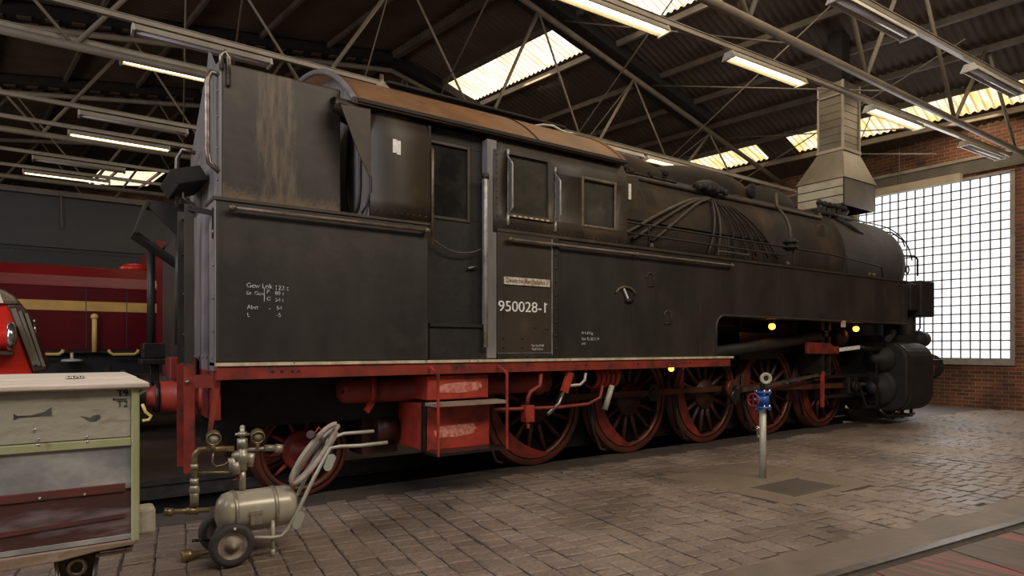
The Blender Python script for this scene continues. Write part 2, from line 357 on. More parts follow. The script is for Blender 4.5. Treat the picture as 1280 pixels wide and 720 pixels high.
def parts(g, name, m, parent, **k):
    """one object for every loose piece of the builder"""
    par=list(range(len(g.v)))
    def fd(i):
        while par[i]!=i: par[i]=par[par[i]]; i=par[i]
        return i
    for f in g.f:
        r=fd(f[0])
        for i in f[1:]: par[fd(i)]=r
    grp={}
    for f,smv in zip(g.f,g.sm): grp.setdefault(fd(f[0]),[]).append((f,smv))
    out=[]
    for key in grp:
        h=MB(); mp={}
        for f,smv in grp[key]:
            for i in f:
                if i not in mp: mp[i]=len(h.v); h.v.append(g.v[i])
            h.f.append(tuple(mp[i] for i in f)); h.sm.append(smv)
        out.append(h.build(name,m,parent,**k))
    return out

def tag(o, label, cat, group=None, kind=None):
    o['label']=label; o['category']=cat
    if group: o['group']=group
    if kind: o['kind']=kind
    return o
def thing(name, loc, label, cat, group=None, kind=None):
    o=bpy.data.objects.new(name,None); o.empty_display_size=.1; COL.objects.link(o); o.location=loc
    return tag(o,label,cat,group,kind)
def struct(name, mb, m, **k):
    o=mb.build(name,m,**k); o['kind']='structure'; return o
def copy_tree(o, parent=None):
    c=o.copy(); COL.objects.link(c)
    if parent is not None: c.parent=parent
    for ch in list(o.children): copy_tree(ch,c)
    return c
def arcpts(c, r, a0, a1, n, plane='xz', y=0):
    out=[]
    for i in range(n+1):
        a=math.radians(a0+(a1-a0)*i/n); out.append((c[0]+r*math.cos(a), c[1]+r*math.sin(a)))
    return out
def text(body, name, size, loc, m, parent, xs=1., depth=.002, rot=(PI/2,0,0), space=1.):
    cu=bpy.data.curves.new(name,'FONT'); cu.body=body; cu.size=size; cu.extrude=depth; cu.space_character=space
    t=bpy.data.objects.new(name,cu); COL.objects.link(t)
    dg=bpy.context.evaluated_depsgraph_get(); me=bpy.data.meshes.new_from_object(t.evaluated_get(dg))
    bpy.data.objects.remove(t)
    me.transform(Matrix.Translation(loc) @ Matrix.Rotation(rot[2],4,'Z') @ Matrix.Rotation(rot[0],4,'X') @ Matrix.Diagonal((xs,1,1,1)))
    me.materials.clear(); me.materials.append(M[m]); me.name=name
    o=bpy.data.objects.new(name,me); COL.objects.link(o); o.parent=parent
    p=parent; L=Vector((0,0,0))
    while p is not None: L+=p.location; p=p.parent
    o.location=-L
    return o

# ================================================================== FLOOR
def build_floor():
    # setts, each a slightly tilted low block; one floor mesh
    vs=[];fs=[];tone=[]
    ang=math.radians(-7.8); ca,sa=math.cos(ang),math.sin(ang)
    du,dv=.185,.142
    rnd=random.Random(3)
    for i in range(-44,112):
        off=rnd.uniform(0,dv); wob=rnd.uniform(-.006,.006)
        v=-6.6+off
        while v<2.6:
            h=dv*rnd.uniform(.82,1.18)
            u0=i*du; cxu=u0+du/2; cyv=v+h/2
            # rotate about (0,0)
            X=cxu*ca-cyv*sa; Y=cxu*sa+cyv*ca
            X,Y=X,Y
            def ok(X,Y):
                if X>16.9 or X<-7 : return False
                if Y>.40 or Y<-6.4: return False
                lim=-3.07-.094*(X-3.68)+.30   # strip beside the second rail
                if Y<lim and X>-5: return False
                if 5.25<X<6.75 and -2.0<Y<-.55: return False
                return True
            if ok(X,Y):
                g=.0042; tx=rnd.uniform(-.0035,.0035); ty=rnd.uniform(-.006,.006); zz=rnd.uniform(-.005,.003)
                if X>9: ty+=.006
                corners=[(-1,-1),(1,-1),(1,1),(-1,1)]
                base=len(vs)
                for ring,(ins,dz) in enumerate(((0,-.03),(0,-.006),(.010,0))):
                    for cx_,cy_ in corners:
                        uu=cx_*(du/2-g-ins)+rnd.uniform(-.004,.004); vv=cy_*(h/2-g-ins)+rnd.uniform(-.004,.004)
                        z=zz+dz+(tx*cx_+ty*cy_*.5 if ring else 0)
                        vs.append((X+(uu+wob)*ca-vv*sa, Y+(uu+wob)*sa+vv*ca, z))
                for r in range(2):
                    for k in range(4):
                        a=base+r*4+k;b=base+r*4+(k+1)%4; fs.append((a,b,b+4,a+4))
                fs.append((base+8,base+9,base+10,base+11))
                t=rnd.uniform(.88,1.10); w=rnd.uniform(-.02,.02)
                tone += [(t+w,t,t-w)]*9
            v+=h
    me=bpy.data.meshes.new('floor'); me.from_pydata(vs,[],fs); me.update()
    ca_=me.color_attributes.new('tone','FLOAT_COLOR','CORNER')
    li=0
    buf=[]
    for p,c in zip(me.polygons,tone):
        for _ in range(p.loop_total): buf += [c[0],c[1],c[2],1]
    ca_.data.foreach_set('color',buf)
    me.materials.append(M['paver'])
    o=bpy.data.objects.new('floor',me); COL.objects.link(o); o['kind']='structure'
build_floor()
g=MB()
g.box((-8,-9,-.3),(17,.40,-.010))            # bedding below the setts
struct('floor',g,mat('sand_bedding',(.065,.050,.040),(.045,.034,.028),.9,0,20))
g=MB(); g.box((-8,.40,-.3),(17,.765,-.004)); struct('floor',g,'concrete')
g=MB(); g.box((-8,2.42,-.3),(17,26,-.01)); struct('floor',g,mat('far_floor',(.13,.095,.070),(.085,.062,.048),.6,0,1.5,bump=.2))
g=MB(); g.box((14.6,.765,-.3),(17,2.42,-.006)); struct('floor',g,'concrete')
g=MB(); g.box((-8,.765,-1.1),(14.6,2.42,-1.0)); g.box((-8,.76,-1.0),(14.6,.79,-.15)); g.box((-8,2.39,-1.0),(14.6,2.42,-.15)); struct('floor',g,'pit')
g=MB(); g.box((5.22,-2.02,-.2),(6.78,-.53,.001)); struct('floor',g,'patch')
# strip beside the second track and the timber crossing
def strip(o0,o1,z0,z1):
    p=lambda X,o:(X,-3.07-.094*(X-3.68)+o)
    return [p(-5,o0),p(17,o0),p(17,o1),p(-5,o1)],z0,z1
g=MB(); po,a,b=strip(-.02,.34,-.2,-.002); g.prism(po,'z',a,b); struct('floor',g,'patch2')
g=MB()
for k in range(74):
    X=-4.6+k*.29; y0=-3.07-.094*(X-3.68)-.16
    def pp(x,o): yy=-3.07-.094*(x-3.68)+o; return (x+(o+.16)*.34,yy)
    z_=-.002-.002*(k%3)
    g.prism([pp(X,-.16),pp(X+.282,-.16),pp(X+.282,-2.6),pp(X,-2.6)],'z',-.2,z_)
struct('floor',g,'timber')
def railbar(p,q,name,label):
    p=Vector(p);q=Vector(q)
    g=MB(); g.bar(p,q,.067,.05); g.bar(p-Vector((0,0,.09)),q-Vector((0,0,.09)),.02,.13); g.bar(p-Vector((0,0,.15)),q-Vector((0,0,.15)),.13,.02)
    o=g.build(name,'rail',base=(p+q)/2-Vector((0,0,.16))); tag(o,label,'rail')
railbar((-8,.80,-.025),(14.6,.80,-.025),'running_rail','steel running rail beside the paving, nearest side of the dark locomotive pit')
railbar((-8,2.36,-.025),(14.6,2.36,-.025),'running_rail','steel running rail on the far side of the dark locomotive pit')
y2=lambda X:-3.07-.094*(X-3.68)
railbar((-5,y2(-5)-.06,-.02),(16.9,y2(16.9)-.06,-.02),'running_rail','worn rail crossing the bottom right corner beside timber boards')
g=MB()
gx0,gy0=5.55,-1.86
for i in range(22): g.box((gx0+i*.035,gy0,.0),(gx0+i*.035+.018,gy0+.42,.006))
g.box((gx0-.02,gy0-.02,.0),(gx0+.79,gy0,.008)); g.box((gx0-.02,gy0+.42,0),(gx0+.79,gy0+.44,.008))
o=g.build('drain_grate','grate',base=(5.94,-1.65,0)); tag(o,'ribbed dark iron drain cover set in the paving in front of the standpipe','drain cover')

# ================================================================== ROOF
RA=math.radians(7.2); rc,rs=math.cos(RA),math.sin(RA)
def st(s,t): return (s*rc-t*rs, s*rs+t*rc)
SR=8.0; KR=.27; KL=.14; ZR=6.4+KR*(16.9-SR)
def zr(s): return ZR-KR*(s-SR) if s>SR else ZR-KL*(SR-s)
def roof_sheet(s0,s1,t0,t1,m,name,amp=.022,pitch=.15,kind='structure',dz=0):
    vs=[];fs=[]; n=int((t1-t0)/(pitch/4)); 
    for i in range(n+1):
        t=t0+(t1-t0)*i/n; w=amp*math.sin(2*PI*t/pitch)
        for s in (s0,s1):
            X,Y=st(s,t); vs.append((X,Y,zr(s)+w+dz))
    for i in range(n): fs.append((2*i,2*i+1,2*i+3,2*i+2))
    k=len(vs); vs+= [(x,y,z+.012) for x,y,z in vs]
    fs+= [(k+2*i+2,k+2*i+3,k+2*i+1,k+2*i) for i in range(n)]
    g=MB(); g.add(vs,fs,True)
    o=g.build(name,m); o['kind']=kind; return o
A0,A1=9.42,10.42
B0,B1=15.38,16.35
TB=-6.0; TE=30.
# sheets: right of the ridge
roof_sheet(SR,A0,TB,TE,'corr','ceiling')
roof_sheet(A1,B0,TB,TE,'corr','ceiling')
roof_sheet(B1,17.6,TB,TE,'corr','ceiling')
roof_sheet(-9,SR,TB,24,'corr','ceiling')
SKY=[]
def sky_strip(s0,s1,ranges,m):
    prev=TB
    for a,b in ranges:
        if a>prev: roof_sheet(s0,s1,prev,a,'corr','ceiling')
        SKY.append(roof_sheet(s0,s1,a,b,m,'window_%d'%(len(SKY)+2),amp=.028)); prev=b
    if prev<TE: roof_sheet(s0,s1,prev,TE,'corr','ceiling')
sky_strip(A0,A1,[(-5.6,-1.8),(-1.2,3.1),(3.9,8.5),(9.5,13.5)],'sky_w')
sky_strip(B0,B1,[(-5.0,2.2),(3.05,7.6),(9.2,13)],'sky_y')
# left-hand far roof lights
roof_sheet(4.3,6.6,24.0,27.0,'sky_w','window_9')
roof_sheet(-9,4.3,24,TE,'corr','ceiling'); roof_sheet(6.6,SR,24,TE,'corr','ceiling'); roof_sheet(4.3,6.6,27.0,TE,'corr','ceiling')
# purlins
def purlin(s,t0,t1,w,h,label,m='trussdark',drop=.09):
    a=st(s,t0);b=st(s,t1)
    g=MB(); p=Vector((a[0],a[1],zr(s)-drop)); q=Vector((b[0],b[1],zr(s)-drop)); g.bar(p,q,w,h)
    o=g.build('roof_purlin',m,base=(p+q)/2); tag(o,label,'roof beam')
    return o
purlin(SR,-5.8,29,.14,.20,'thick dark ridge beam where the two corrugated roof slopes meet','trussdark')
PL={9.36:('cream_lit','upper edge beam of the middle row of white roof lights'),10.52:('c','sunlit ochre beam along the lower edge of the middle row of white roof lights'),
 11.9:('d','brown roof beam next below the middle roof lights'),13.1:('d','brown roof beam midway between the two rows of roof lights'),14.2:('d','brown roof beam above the yellowed roof lights'),
 15.32:('d','beam along the upper edge of the yellowed roof lights'),16.45:('c','ochre beam along the lower edge of the yellowed roof lights above the brick wall')}
for s_,(k,lab) in PL.items(): purlin(s_,-5.8,29,.07,.12,lab,'truss' if k=='c' else 'trussdark')
for i,s_ in enumerate((6.3,4.8,3.3,1.8,.3,-1.2)):
    purlin(s_,-5.8,29,.06,.11,['first','second','third','fourth','fifth','sixth'][i]+' sloping roof beam left of the ridge, counted from the ridge','trussdark')

# trusses parallel to the locomotive: tubular chords with V webs
def truss(Y,label,x0=-5.2,x1=16.8,zb=5.4,first=-3.0,step=3.2,rb=.055,rt=.06,strip_=True,thick=False,nodes=None):
    t=thing('roof_truss',(6,Y,5.3),label,'roof truss')
    def zroof(X): return zr(X*rc+Y*rs)
    MB().tube([(x0,Y,zb),(x1,Y,zb)],rb,10).build('bottom_chord','truss',t)
    xr=(SR-Y*rs)/rc
    d=.42
    if Y<0: MB().tube([(x0,Y,zroof(x0)-d),(xr,Y,zroof(xr)-d),(9.2,Y,zroof(9.2)-d)],rt,10).build('top_chord','truss',t)
    else: MB().tube([(x0,Y,zroof(x0)-d),(xr,Y,zroof(xr)-d),(x1+.1,Y,max(zroof(x1)-d+.05,5.9))],rt,10).build('top_chord','truss',t)
    nodes=nodes or [first+step*i for i in range(7)]
    for i,xn in enumerate(nodes):
        for sgn in (-1,1):
            if i==0 and sgn<0: xt=xn-step/2
            elif i==len(nodes)-1 and sgn>0: continue
            else: xt=(xn+nodes[i+sgn])/2
            if xt<x0 or xt>x1: continue
            zt=zroof(xt)-(d if Y>0 or xt<9.3 else .02)
            r=.022 if (sgn<0 and Y>0) else .034
            MB().tube([(xn,Y,zb),(xt,Y,zt)],r,8).build('brace','truss',t)
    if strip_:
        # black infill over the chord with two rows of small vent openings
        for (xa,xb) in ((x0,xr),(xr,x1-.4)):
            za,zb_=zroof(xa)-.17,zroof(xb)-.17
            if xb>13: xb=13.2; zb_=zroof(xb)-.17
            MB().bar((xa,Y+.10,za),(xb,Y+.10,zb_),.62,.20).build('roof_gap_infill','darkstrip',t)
        if Y>9:
            proto=None
            for i in range(19):
                X=-1.4+i*.42
                if X>xr: break
                for k in (0,1):
                    z=zroof(X)-.282; yy=Y-.06+.28*k
                    if proto is None:
                        proto=MB().obox((0,0,0),(.11,0,.11*KL),(0,.07,0),(0,0,.01)).build('vent_opening','vent'); v_=proto
                    else:
                        v_=proto.copy(); COL.objects.link(v_)
                    v_.parent=t; v_.location=Vector((X+.1*k,yy,z+.1*KL*k))-t.location
    return t
truss(-.45,'cream tubular roof truss nearest the camera, passing above the smoke hood',nodes=[-3.1,.1,3.4,6.9,9.8,12.95,15.9],rb=.055,strip_=False)
truss(5.15,'cream tubular roof truss directly behind the black tank locomotive',nodes=[-2.9,.14,3.3,6.6,9.3,12.1,14.7],rb=.055)
truss(9.8,'cream tubular roof truss second behind the black tank locomotive',nodes=[-3.3,-.3,2.7,5.7,8.7,11.7,14.7])
truss(13.9,'thin cream roof truss far left behind the second row of lamps',nodes=[-2.4,.6,3.6,6.6,9.6,12.6,15.6])
truss(18.5,'faint roof truss farthest back over the black tender',nodes=[-2,1,4,7,10,13,16],strip_=False)
# thin lattice ties between trusses (seen as light crossing rods)
for X in (1.5,4.8,8.0,10.7,13.4):
    for (Y0,Y1) in ((-.45,5.15),(5.15,9.8)):
        zt=zr(X*rc+Y0*rs)-.42; zt1=zr(X*rc+Y1*rs)-.42
        w={1.5:'over the bunker',4.8:'over the cab front',8.0:'over the boiler',10.7:'before the smoke hood',13.4:'behind the smoke hood'}[X]
        z_='near' if Y0<0 else 'far'
        t=thing('cross_brace',(X,(Y0+Y1)/2,6.5),'thin cream crossed tie rods %s, in the %s bay of the roof'%(w,z_),'tie rods')
        MB().tube([(X,Y0,5.4),(X+.6,Y1,zt1)],.013,6).build('tie_rod','truss',t)
        MB().tube([(X,Y0,zt),(X+.6,Y1,5.4)],.013,6).build('tie_rod','truss',t)

# ================================================================== WALLS
WX=17.0
wy0,wy1,wz0,wz1=-.03,3.25,1.12,5.22
g=MB()
g.box((WX,-9,-.2),(WX+.35,wy0-.06,6.55)); g.box((WX,wy1+.06,-.2),(WX+.35,30,6.55))
g.box((WX,wy0-.06,-.2),(WX+.35,wy1+.06,wz0-.08)); g.box((WX,wy0-.06,wz1+.06),(WX+.35,wy1+.06,6.55))
struct('wall_right',g,'brick')
g=MB(); g.box((-9,28.6,-.2),(17.3,29,9.2)); struct('wall_left',g,'brick')
# glass block window
win=MB()
ny=17; nz=20; py_=(wy1-wy0)/ny; pz_=(wz1-wz0)/nz; gp=.012
for i in range(ny):
    for j in range(nz):
        y0=wy0+i*py_+gp; z0=wz0+j*pz_+gp; y1=y0+py_-2*gp; z1=z0+pz_-2*gp
        x=WX+.03
        win.add([(x+.03,y0,z0),(x+.03,y1,z0),(x+.03,y1,z1),(x+.03,y0,z1),(x,y0+.02,z0+.02),(x,y1-.02,z0+.02),(x,y1-.02,z1-.02),(x,y0+.02,z1-.02)],
                [(4,5,6,7),(0,1,5,4),(1,2,6,5),(2,3,7,6),(3,0,4,7)])
wo=struct('window_1',win,'block')
g=MB(); g.box((WX+.055,wy0,wz0),(WX+.12,wy1,wz1)); 
for i in range(ny+1): g.box((WX+.035,wy0+i*py_-.012,wz0),(WX+.06,wy0+i*py_+.012,wz1))
for j in range(nz+1): g.box((WX+.035,wy0,wz0+j*pz_-.011),(WX+.06,wy1,wz0+j*pz_+.011))
g.build('joint_grid','muntin',wo)
g=MB(); g.box((WX-.03,wy0-.09,wz0-.1),(WX+.1,wy0,wz1+.02)); g.box((WX-.03,wy1,wz0-.1),(WX+.1,wy1+.09,wz1+.02)); g.box((WX-.06,wy0-.1,wz0-.14),(WX+.1,wy1+.1,wz0-.005)); g.box((WX-.03,wy0-.09,wz1),(WX+.1,wy1+.09,wz1+.05))
g.build('window_frame','sill',wo)
g=MB(); g.box((WX-.05,-6,wz1+.12),(WX+.05,9,wz1+.42)); struct('trim_1',g,'lintel')
g=MB(); g.box((WX-.08,-6,wz1+.42),(WX+.05,9,wz1+.49)); struct('trim_2',g,'sill')
g=MB(); g.box((WX-.24,.85,wz1-.04),(WX-.06,3.6,wz1+.14)); o=g.build('blind_box','palebeam',base=(WX-.15,2.2,wz1)); tag(o,'long pale box beam hung just above the glass block window','beam')
g=MB(); p0=Vector((15.6,-.5,5.1)); g.tube([(WX-.1,2.2,5.35),(WX-.1,2.2,6.6)],.012,6); o=g.build('hanger_rod','truss',base=(WX-.1,2.2,5.35)); tag(o,'thin rod hanging down to the pale box above the window','rod')

# ================================================================== LIGHTING TRUNKING AND LAMPS
def make_lamp(lit):
    t=bpy.data.objects.new('fluorescent_lamp',None); COL.objects.link(t)
    L=.80; g=MB(); g.prism([(-.05,0),(.05,0),(.10,-.085),(.085,-.085),(.04,-.02),(-.04,-.02),(-.085,-.085),(-.10,-.085)],'x',-L,L)
    g.build('housing','fixture',t)
    for sx in (-1,1):
        g=MB(); g.prism([(-.06,.0),(.06,.0),(.11,-.10),(-.11,-.10)],'x',sx*L,sx*(L+.03)); g.build('end_cap','fixend',t)
    g=MB(); g.tube([(-L+.02,0,-.062),(L-.02,0,-.062)],.028 if lit else .034,10); g.build('tube','tubelit' if lit else 'tubeoff',t)
    return t
lampL=make_lamp(True); lampU=make_lamp(False); firstL=[True,True]
def lamp(x,Y,z,lit,label,angle=0.):
    src=lampL if lit else lampU; k=0 if lit else 1
    if firstL[k]: o=src; firstL[k]=False
    else: o=copy_tree(src)
    o.location=(x,Y,z-.03); o.rotation_euler=(0,0,angle)
    tag(o,label,'lamp','fluorescent lamps under the trunking')
def trunk(a,b,label,hang=()):
    a=Vector(a);b=Vector(b)
    g=MB(); g.bar(a,b,.062,.055); g.bar(a+Vector((0,0,.034)),b+Vector((0,0,.034)),.09,.008)
    o=g.build('lamp_trunking','trunk',base=(a+b)/2); tag(o,label,'lamp rail')
Z=5.4
R1=((-3,3.86,Z),(15.9,4.1,Z))
trunk(*R1,'cream lamp rail passing just above the locomotive bunker and cab roof')
ya=lambda X,R:R[0][1]+(R[1][1]-R[0][1])*(X-R[0][0])/(R[1][0]-R[0][0])
def on(R,px,lit,label,dx=0):
    # lamp whose camera-left end is above survey column px
    u=(px-640)/F; dxr,dyr=CX+u*CY,CY-u*CX
    a,b=R; k=(b[1]-a[1])/(b[0]-a[0])
    # solve X=dx*t ; Y=dy*t-5.2 = a1+k(X-a0)
    t=(a[1]-k*a[0]+5.2)/(dyr-k*dxr); X=dxr*t+.80
    lamp(X,a[1]+k*(X-a[0]),a[2]-.03,lit,label,math.atan(k))
on(R1,168,False,'long unlit lamp with beige housing above the bunker rear, upper left')
on(R1,808,True,'lamp just above the boiler behind the cab front, crossing the yellowed roof light')
on(R1,728,False,'lamp end peeking over the front of the cab roof')
R1b=((-3,5.25,Z+.12),(15.9,5.35,Z+.12)); trunk(*R1b,'lamp rail fixed on the truss tube left of the bunker top')
on(R1b,153,True,'lit lamp under the truss tube left of the bunker top')
R2=((-3,7.69,Z),(15.9,7.9,Z)); trunk(*R2,'lamp rail third from the top at left, with an unlit lamp')
on(R2,100,False,'unlit lamp left of the bunker, between two lit ones')
R2b=((-3,8.95,Z),(15.9,9.3,Z)); trunk(*R2b,'lamp rail just above the second truss tube at left')
on(R2b,87,True,'lit lamp just above the second truss tube at left')
R3=((-3,11.3,Z),(15.9,11.5,Z)); trunk(*R3,'lamp rail far left below the second lit lamp')
on(R3,42,False,'unlit lamp far left just above the lowest lit one')
R3b=((-3,12.7,Z),(15.9,12.9,Z)); trunk(*R3b,'lowest lamp rail at far left')
on(R3b,30,True,'lowest lit lamp at far left, above the black tender')
R0=((-3,.57,Z),(16.3,-.24,Z)); trunk(*R0,'cream lamp rail carrying the lit lamps in front of the smoke duct')
k0=math.atan((-.24-.57)/19.3)
on(R0,700,True,'bright lit lamp cut by the top edge, over the middle roof light')
on(R0,912,True,'bright lit lamp hanging left of the smoke duct')
on(R0,1087,True,'bright lit lamp right of the smoke duct')
on(R0,1205,False,'unlit lamp above the glass block window near the wall')
RN=((-3,-1.05,Z),(16.3,-1.8,Z)); trunk(*RN,'nearest cream lamp rail crossing the top right corner')
on(RN,1045,False,'unlit grey lamp cut by the top edge at right')
on(RN,1212,False,'unlit grey lamp by the right edge below the top corner')

# ================================================================== SMOKE HOOD
def build_hood():
    x0,x1,y0,y1=12.0,13.2,1.02,1.96
    t=thing('smoke_hood',(12.6,1.5,4.05),'cream sheet metal smoke extraction hood with tall duct above the locomotive chimney','smoke hood')
    g=MB(); zb,zt=4.06,4.58
    g.box((x0+.02,y0,zb),(x1,y0+.02,zt)); g.box((x0+.02,y1-.02,zb),(x1,y1,zt)); g.box((x1-.02,y0,zb),(x1,y1,zt))
    g.build('hood_box','hood',t)
    g=MB()
    for i in range(3):
        z=zt-.165*(i+1)
        g.box((x0-.005,y0+.02,z+.01),(x0+.018,y1-.02,z+.155))
    g.build('slat_panel','hoodslat',t)
    g=MB(); g.box((x0,y0+.0,zb+.0),(x0+.02,y1,zt)); g.build('slat_backing','ink',t)
    dx0,dx1,dy0,dy1=12.26,12.88,1.18,1.66; zc=5.2
    g=MB(); v=[(x0-.02,y0-.02,zt),(x1+.02,y0-.02,zt),(x1+.02,y1+.02,zt),(x0-.02,y1+.02,zt),(dx0,dy0,zc),(dx1,dy0,zc),(dx1,dy1,zc),(dx0,dy1,zc)]
    g.add(v,[(0,1,5,4),(1,2,6,5),(2,3,7,6),(3,0,4,7)]); g.build('hood_cone','hood',t)
    g=MB(); ztop=6.52; n=9; h=(ztop-zc)/n
    for i in range(n):
        g.box((dx0,dy0,zc+i*h+.008),(dx1,dy1,zc+(i+1)*h))
        g.box((dx0+.01,dy0+.01,zc+i*h),(dx1-.01,dy1-.01,zc+i*h+.01))
    g.build('duct','hood',t,bevel=.004)
    g=MB(); g.box((dx0-.03,dy0-.03,zc-.03),(dx1+.03,dy1+.03,zc+.03))
    for z in (zc+1.05,): g.box((dx0-.02,dy0-.02,z),(dx1+.02,dy1+.02,z+.03))
    for (x,y) in ((dx0,dy0),(dx1,dy0),(dx0,dy1)): g.box((x-.02,y-.02,zc),(x+.02,y+.02,ztop))
    g.build('duct_flange','palebeam',t)
    g=MB(); g.box((dx0+.16,dy0+.1,ztop),(dx1-.16,dy1-.1,zr(12.8)+.05)); g.build('flue','darkstrip',t)
    # guy struts
    g=MB(); g.tube([(dx1+.03,dy0,zc),(14.5,.45,5.3)],.012,6); g.tube([(dx1,dy0,zc+.2),(dx1+.35,dy0-.1,zc+.9)],.010,6); g.build('brace','truss',t)
build_hood()

# ================================================================== THE TANK LOCOMOTIVE
loco=thing('steam_locomotive',(7.5,1.55,0),'large black tank locomotive with red frames and wheels, numbered 950028-1','locomotive')
P=loco
W=3.1
# lower bunker
g=MB(); g.box((.95,0,1.265),(2.74,W,2.5)); g.build('bunker_tank','black',P,bevel=.015)
g=MB(); g.box((.93,-.012,2.488),(2.765,.34,2.512)); g.box((.93,2.8,2.488),(2.765,W+.012,2.512)); parts(g,'bunker_ledge','cab',P)
# upper bunker box
yU=.22
g=MB()
zt=3.62
g.prism([(yU,2.5),(yU,zt),(yU+.05,zt+.02),(1.5,3.05),(1.6,2.5)],'x',1.035,1.995); g.build('upper_bunker','bunker',P,bevel=.012)
g=MB(); g.prism([(2.0,2.5),(1.9,2.85),(2.85,2.95),(2.9,2.5)],'x',.97,2.08); g.build('far_bunker_rim','sooty',P)
# rear plate, its grey carries the light falling from the left
g=MB(); g.box((.94,.0,1.20),(.952,1.75,2.49)); g.build('rear_plate','rear',P)
g=MB(); g.prism([(yU,2.5),(yU,zt),(.42,zt+.03),(.66,3.86),(.72,3.76),(1.55,3.18),(1.62,2.5)],'x',1.012,1.033); g.build('upper_rear_plate','rear',P)
g=MB()
for z in (1.5,1.75,2.0,2.25,2.7,2.95,3.2,3.4):
    for y in ((.03,1.1) if z<2.5 else (yU+.03,)):
        g.sphere((.935 if z<2.5 else 1.008,y,z),.014,5,(.6,1,1))
for i in range(9): g.sphere((.935,.1+i*.18,1.30),.013,5,(.6,1,1))
g.build('rear_rivet','rear',P)
g=MB(); g.tube([(1.02,.24,3.52),(.96,.24,3.53),(.93,.24,3.46),(.93,.24,3.40),(.93,.24,2.92),(.945,.24,2.82),(1.02,.24,2.76)],.022,10); g.build('rear_handrail','steel',P)
g=MB(); g.tube([(1.03,.205,3.56),(1.02,.19,3.66),(1.05,.2,3.70),(1.08,.205,3.66),(1.08,.205,3.44)],.018,8); g.build('lifting_eye','steel',P)
g=MB(); g.tube([(.97,1.05,3.10),(.88,1.1,3.13),(.84,1.14,3.05),(.84,1.16,2.6)],.02,8); g.tube([(.95,.9,2.6),(.86,.9,2.66),(.86,.92,2.85),(.93,.92,2.9)],.014,8); g.build('curved_handrail','steel',P)
# rear lamp with its board
g=MB(); g.obox((.86,.92,2.79),(.11,0,.035),(0,.34,0),(-.035,0,.055)); g.build('rear_lamp','sooty',P,bevel=.01)
# hanging chute
g=MB(); g.prism([(.62,2.69),(.95,2.68),(.95,2.30),(.63,2.63)],'y',1.30,1.32); g.prism([(.62,2.69),(.95,2.68),(.95,2.66),(.62,2.67)],'y',1.32,1.7); g.build('coal_chute','black',P)
g=MB(); g.prism([(.62,2.69),(.526,2.39),(.545,2.38),(.64,2.68)],'y',1.28,1.7); g.build('chute_lip','black',P)
g=MB(); g.prism([(.526,2.39),(.95,2.10),(.95,2.13),(.54,2.42)],'y',1.36,1.7); g.build('chute_floor','sooty',P)
g=MB(); g.tube([(.70,1.75,2.35),(.70,1.75,1.42)],.034,8); g.build('rear_pipe','black',P)
g=MB(); g.tube([(.80,.78,2.3),(.80,.78,1.95),(.80,.82,1.8),(.80,.8,1.4)],.022,8); g.build('thin_rear_pipe','black',P)
g=MB(); g.box((.62,1.58,1.28),(.80,1.82,1.42)); g.box((.60,1.55,1.22),(.82,1.86,1.27)); g.box((.68,1.66,1.0),(.76,1.76,1.22)); g.build('coupling_box','grease',P,bevel=.008)
g=MB(); g.box((.72,.62,1.12),(.92,.92,1.30)); g.build('rear_step_block','red',P,bevel=.01)
# ladder
for y,w in ((.16,.012),(.50,.012)):
    g=MB(); g.box((.76,y-w,1.22),(.825,y+w,2.46)); g.build('ladder_stringer','black',P)
    g=MB(); g.box((.755,y-w-.001,.43),(.83,y+w+.001,1.22)); g.prism(arcpts((.7925,1.22),.0375,0,180,8),'y',y-w-.001,y+w+.001); g.build('ladder_foot','red',P)
for z in (.55,.85,1.16,1.48,1.8,2.12,2.4):
    MB().cyl((.80,.16,z),(.80,.50,z),.012,8).build('ladder_rung','steel',P)
g=MB(); g.bar((.79,.15,2.43),(.96,.10,2.40),.02,.04); g.bar((.94,.04,2.43),(.94,.04,2.20),.02,.02); g.build('ladder_bracket','grease',P)
g=MB(); g.bar((.79,.17,1.12),(1.0,.12,1.12),.03,.10); g.build('ladder_lower_bracket','red',P)
MB().sphere((.775,.13,1.12),.017,6).build('ladder_bolt','steel',P)
# buffer beam and buffers
g=MB(); g.box((.94,.08,.82),(1.0,W-.08,1.2)); g.build('rear_buffer_beam','red',P,bevel=.006)
g=MB(); g.prism([(.955,1.2),(1.0,1.2),(.93,.75),(.90,.75)],'y',.02,.05); g.build('frame_corner_plate','red',P)
def buffer(x,y,sgn,far=False,m='redbright'):
    g=MB(); g.lathe((x,y,.98),(sgn,0,0),[(0,.15),(.03,.15),(.03,.125),(.30,.125),(.33,.118),(.33,.09),(.40,.08)],24); b=g.build('buffer',m,P)
    g=MB(); g.lathe((x,y,.98),(sgn,0,0),[(.38,.075),(.52,.075),(.53,.19),(.545,.225+(.04 if x>5 else 0)),(.565,.22+(.04 if x>5 else 0)),(.60,.15),(.62,0)],28); g.build('buffer_head','sooty',b)
    g=MB(); g.lathe((x,y,.98),(sgn,0,0),[(.305,.127),(.305,.131),(.34,.131),(.34,.12)],24); g.build('buffer_ring','grease',b)
buffer(.95,.67,-1); buffer(.95,2.43,-1,True,'wheel')
# footplate
g=MB(); g.box((.94,-.06,1.238),(7.15,.2,1.262)); g.build('footplate_edge','cream',P)
g=MB(); g.box((.95,-.045,1.135),(7.10,.02,1.238)); g.box((.95,0,1.2),(7.1,W,1.236)); g.build('valance','red',P)
g=MB()
for x in (1.35,1.42,1.50,1.55,3.0,4.6,5.4,6.2,6.3): g.cyl((x,-.05,1.19),(x,-.038,1.19),.011,8)
g.build('valance_rivet','sooty',P)
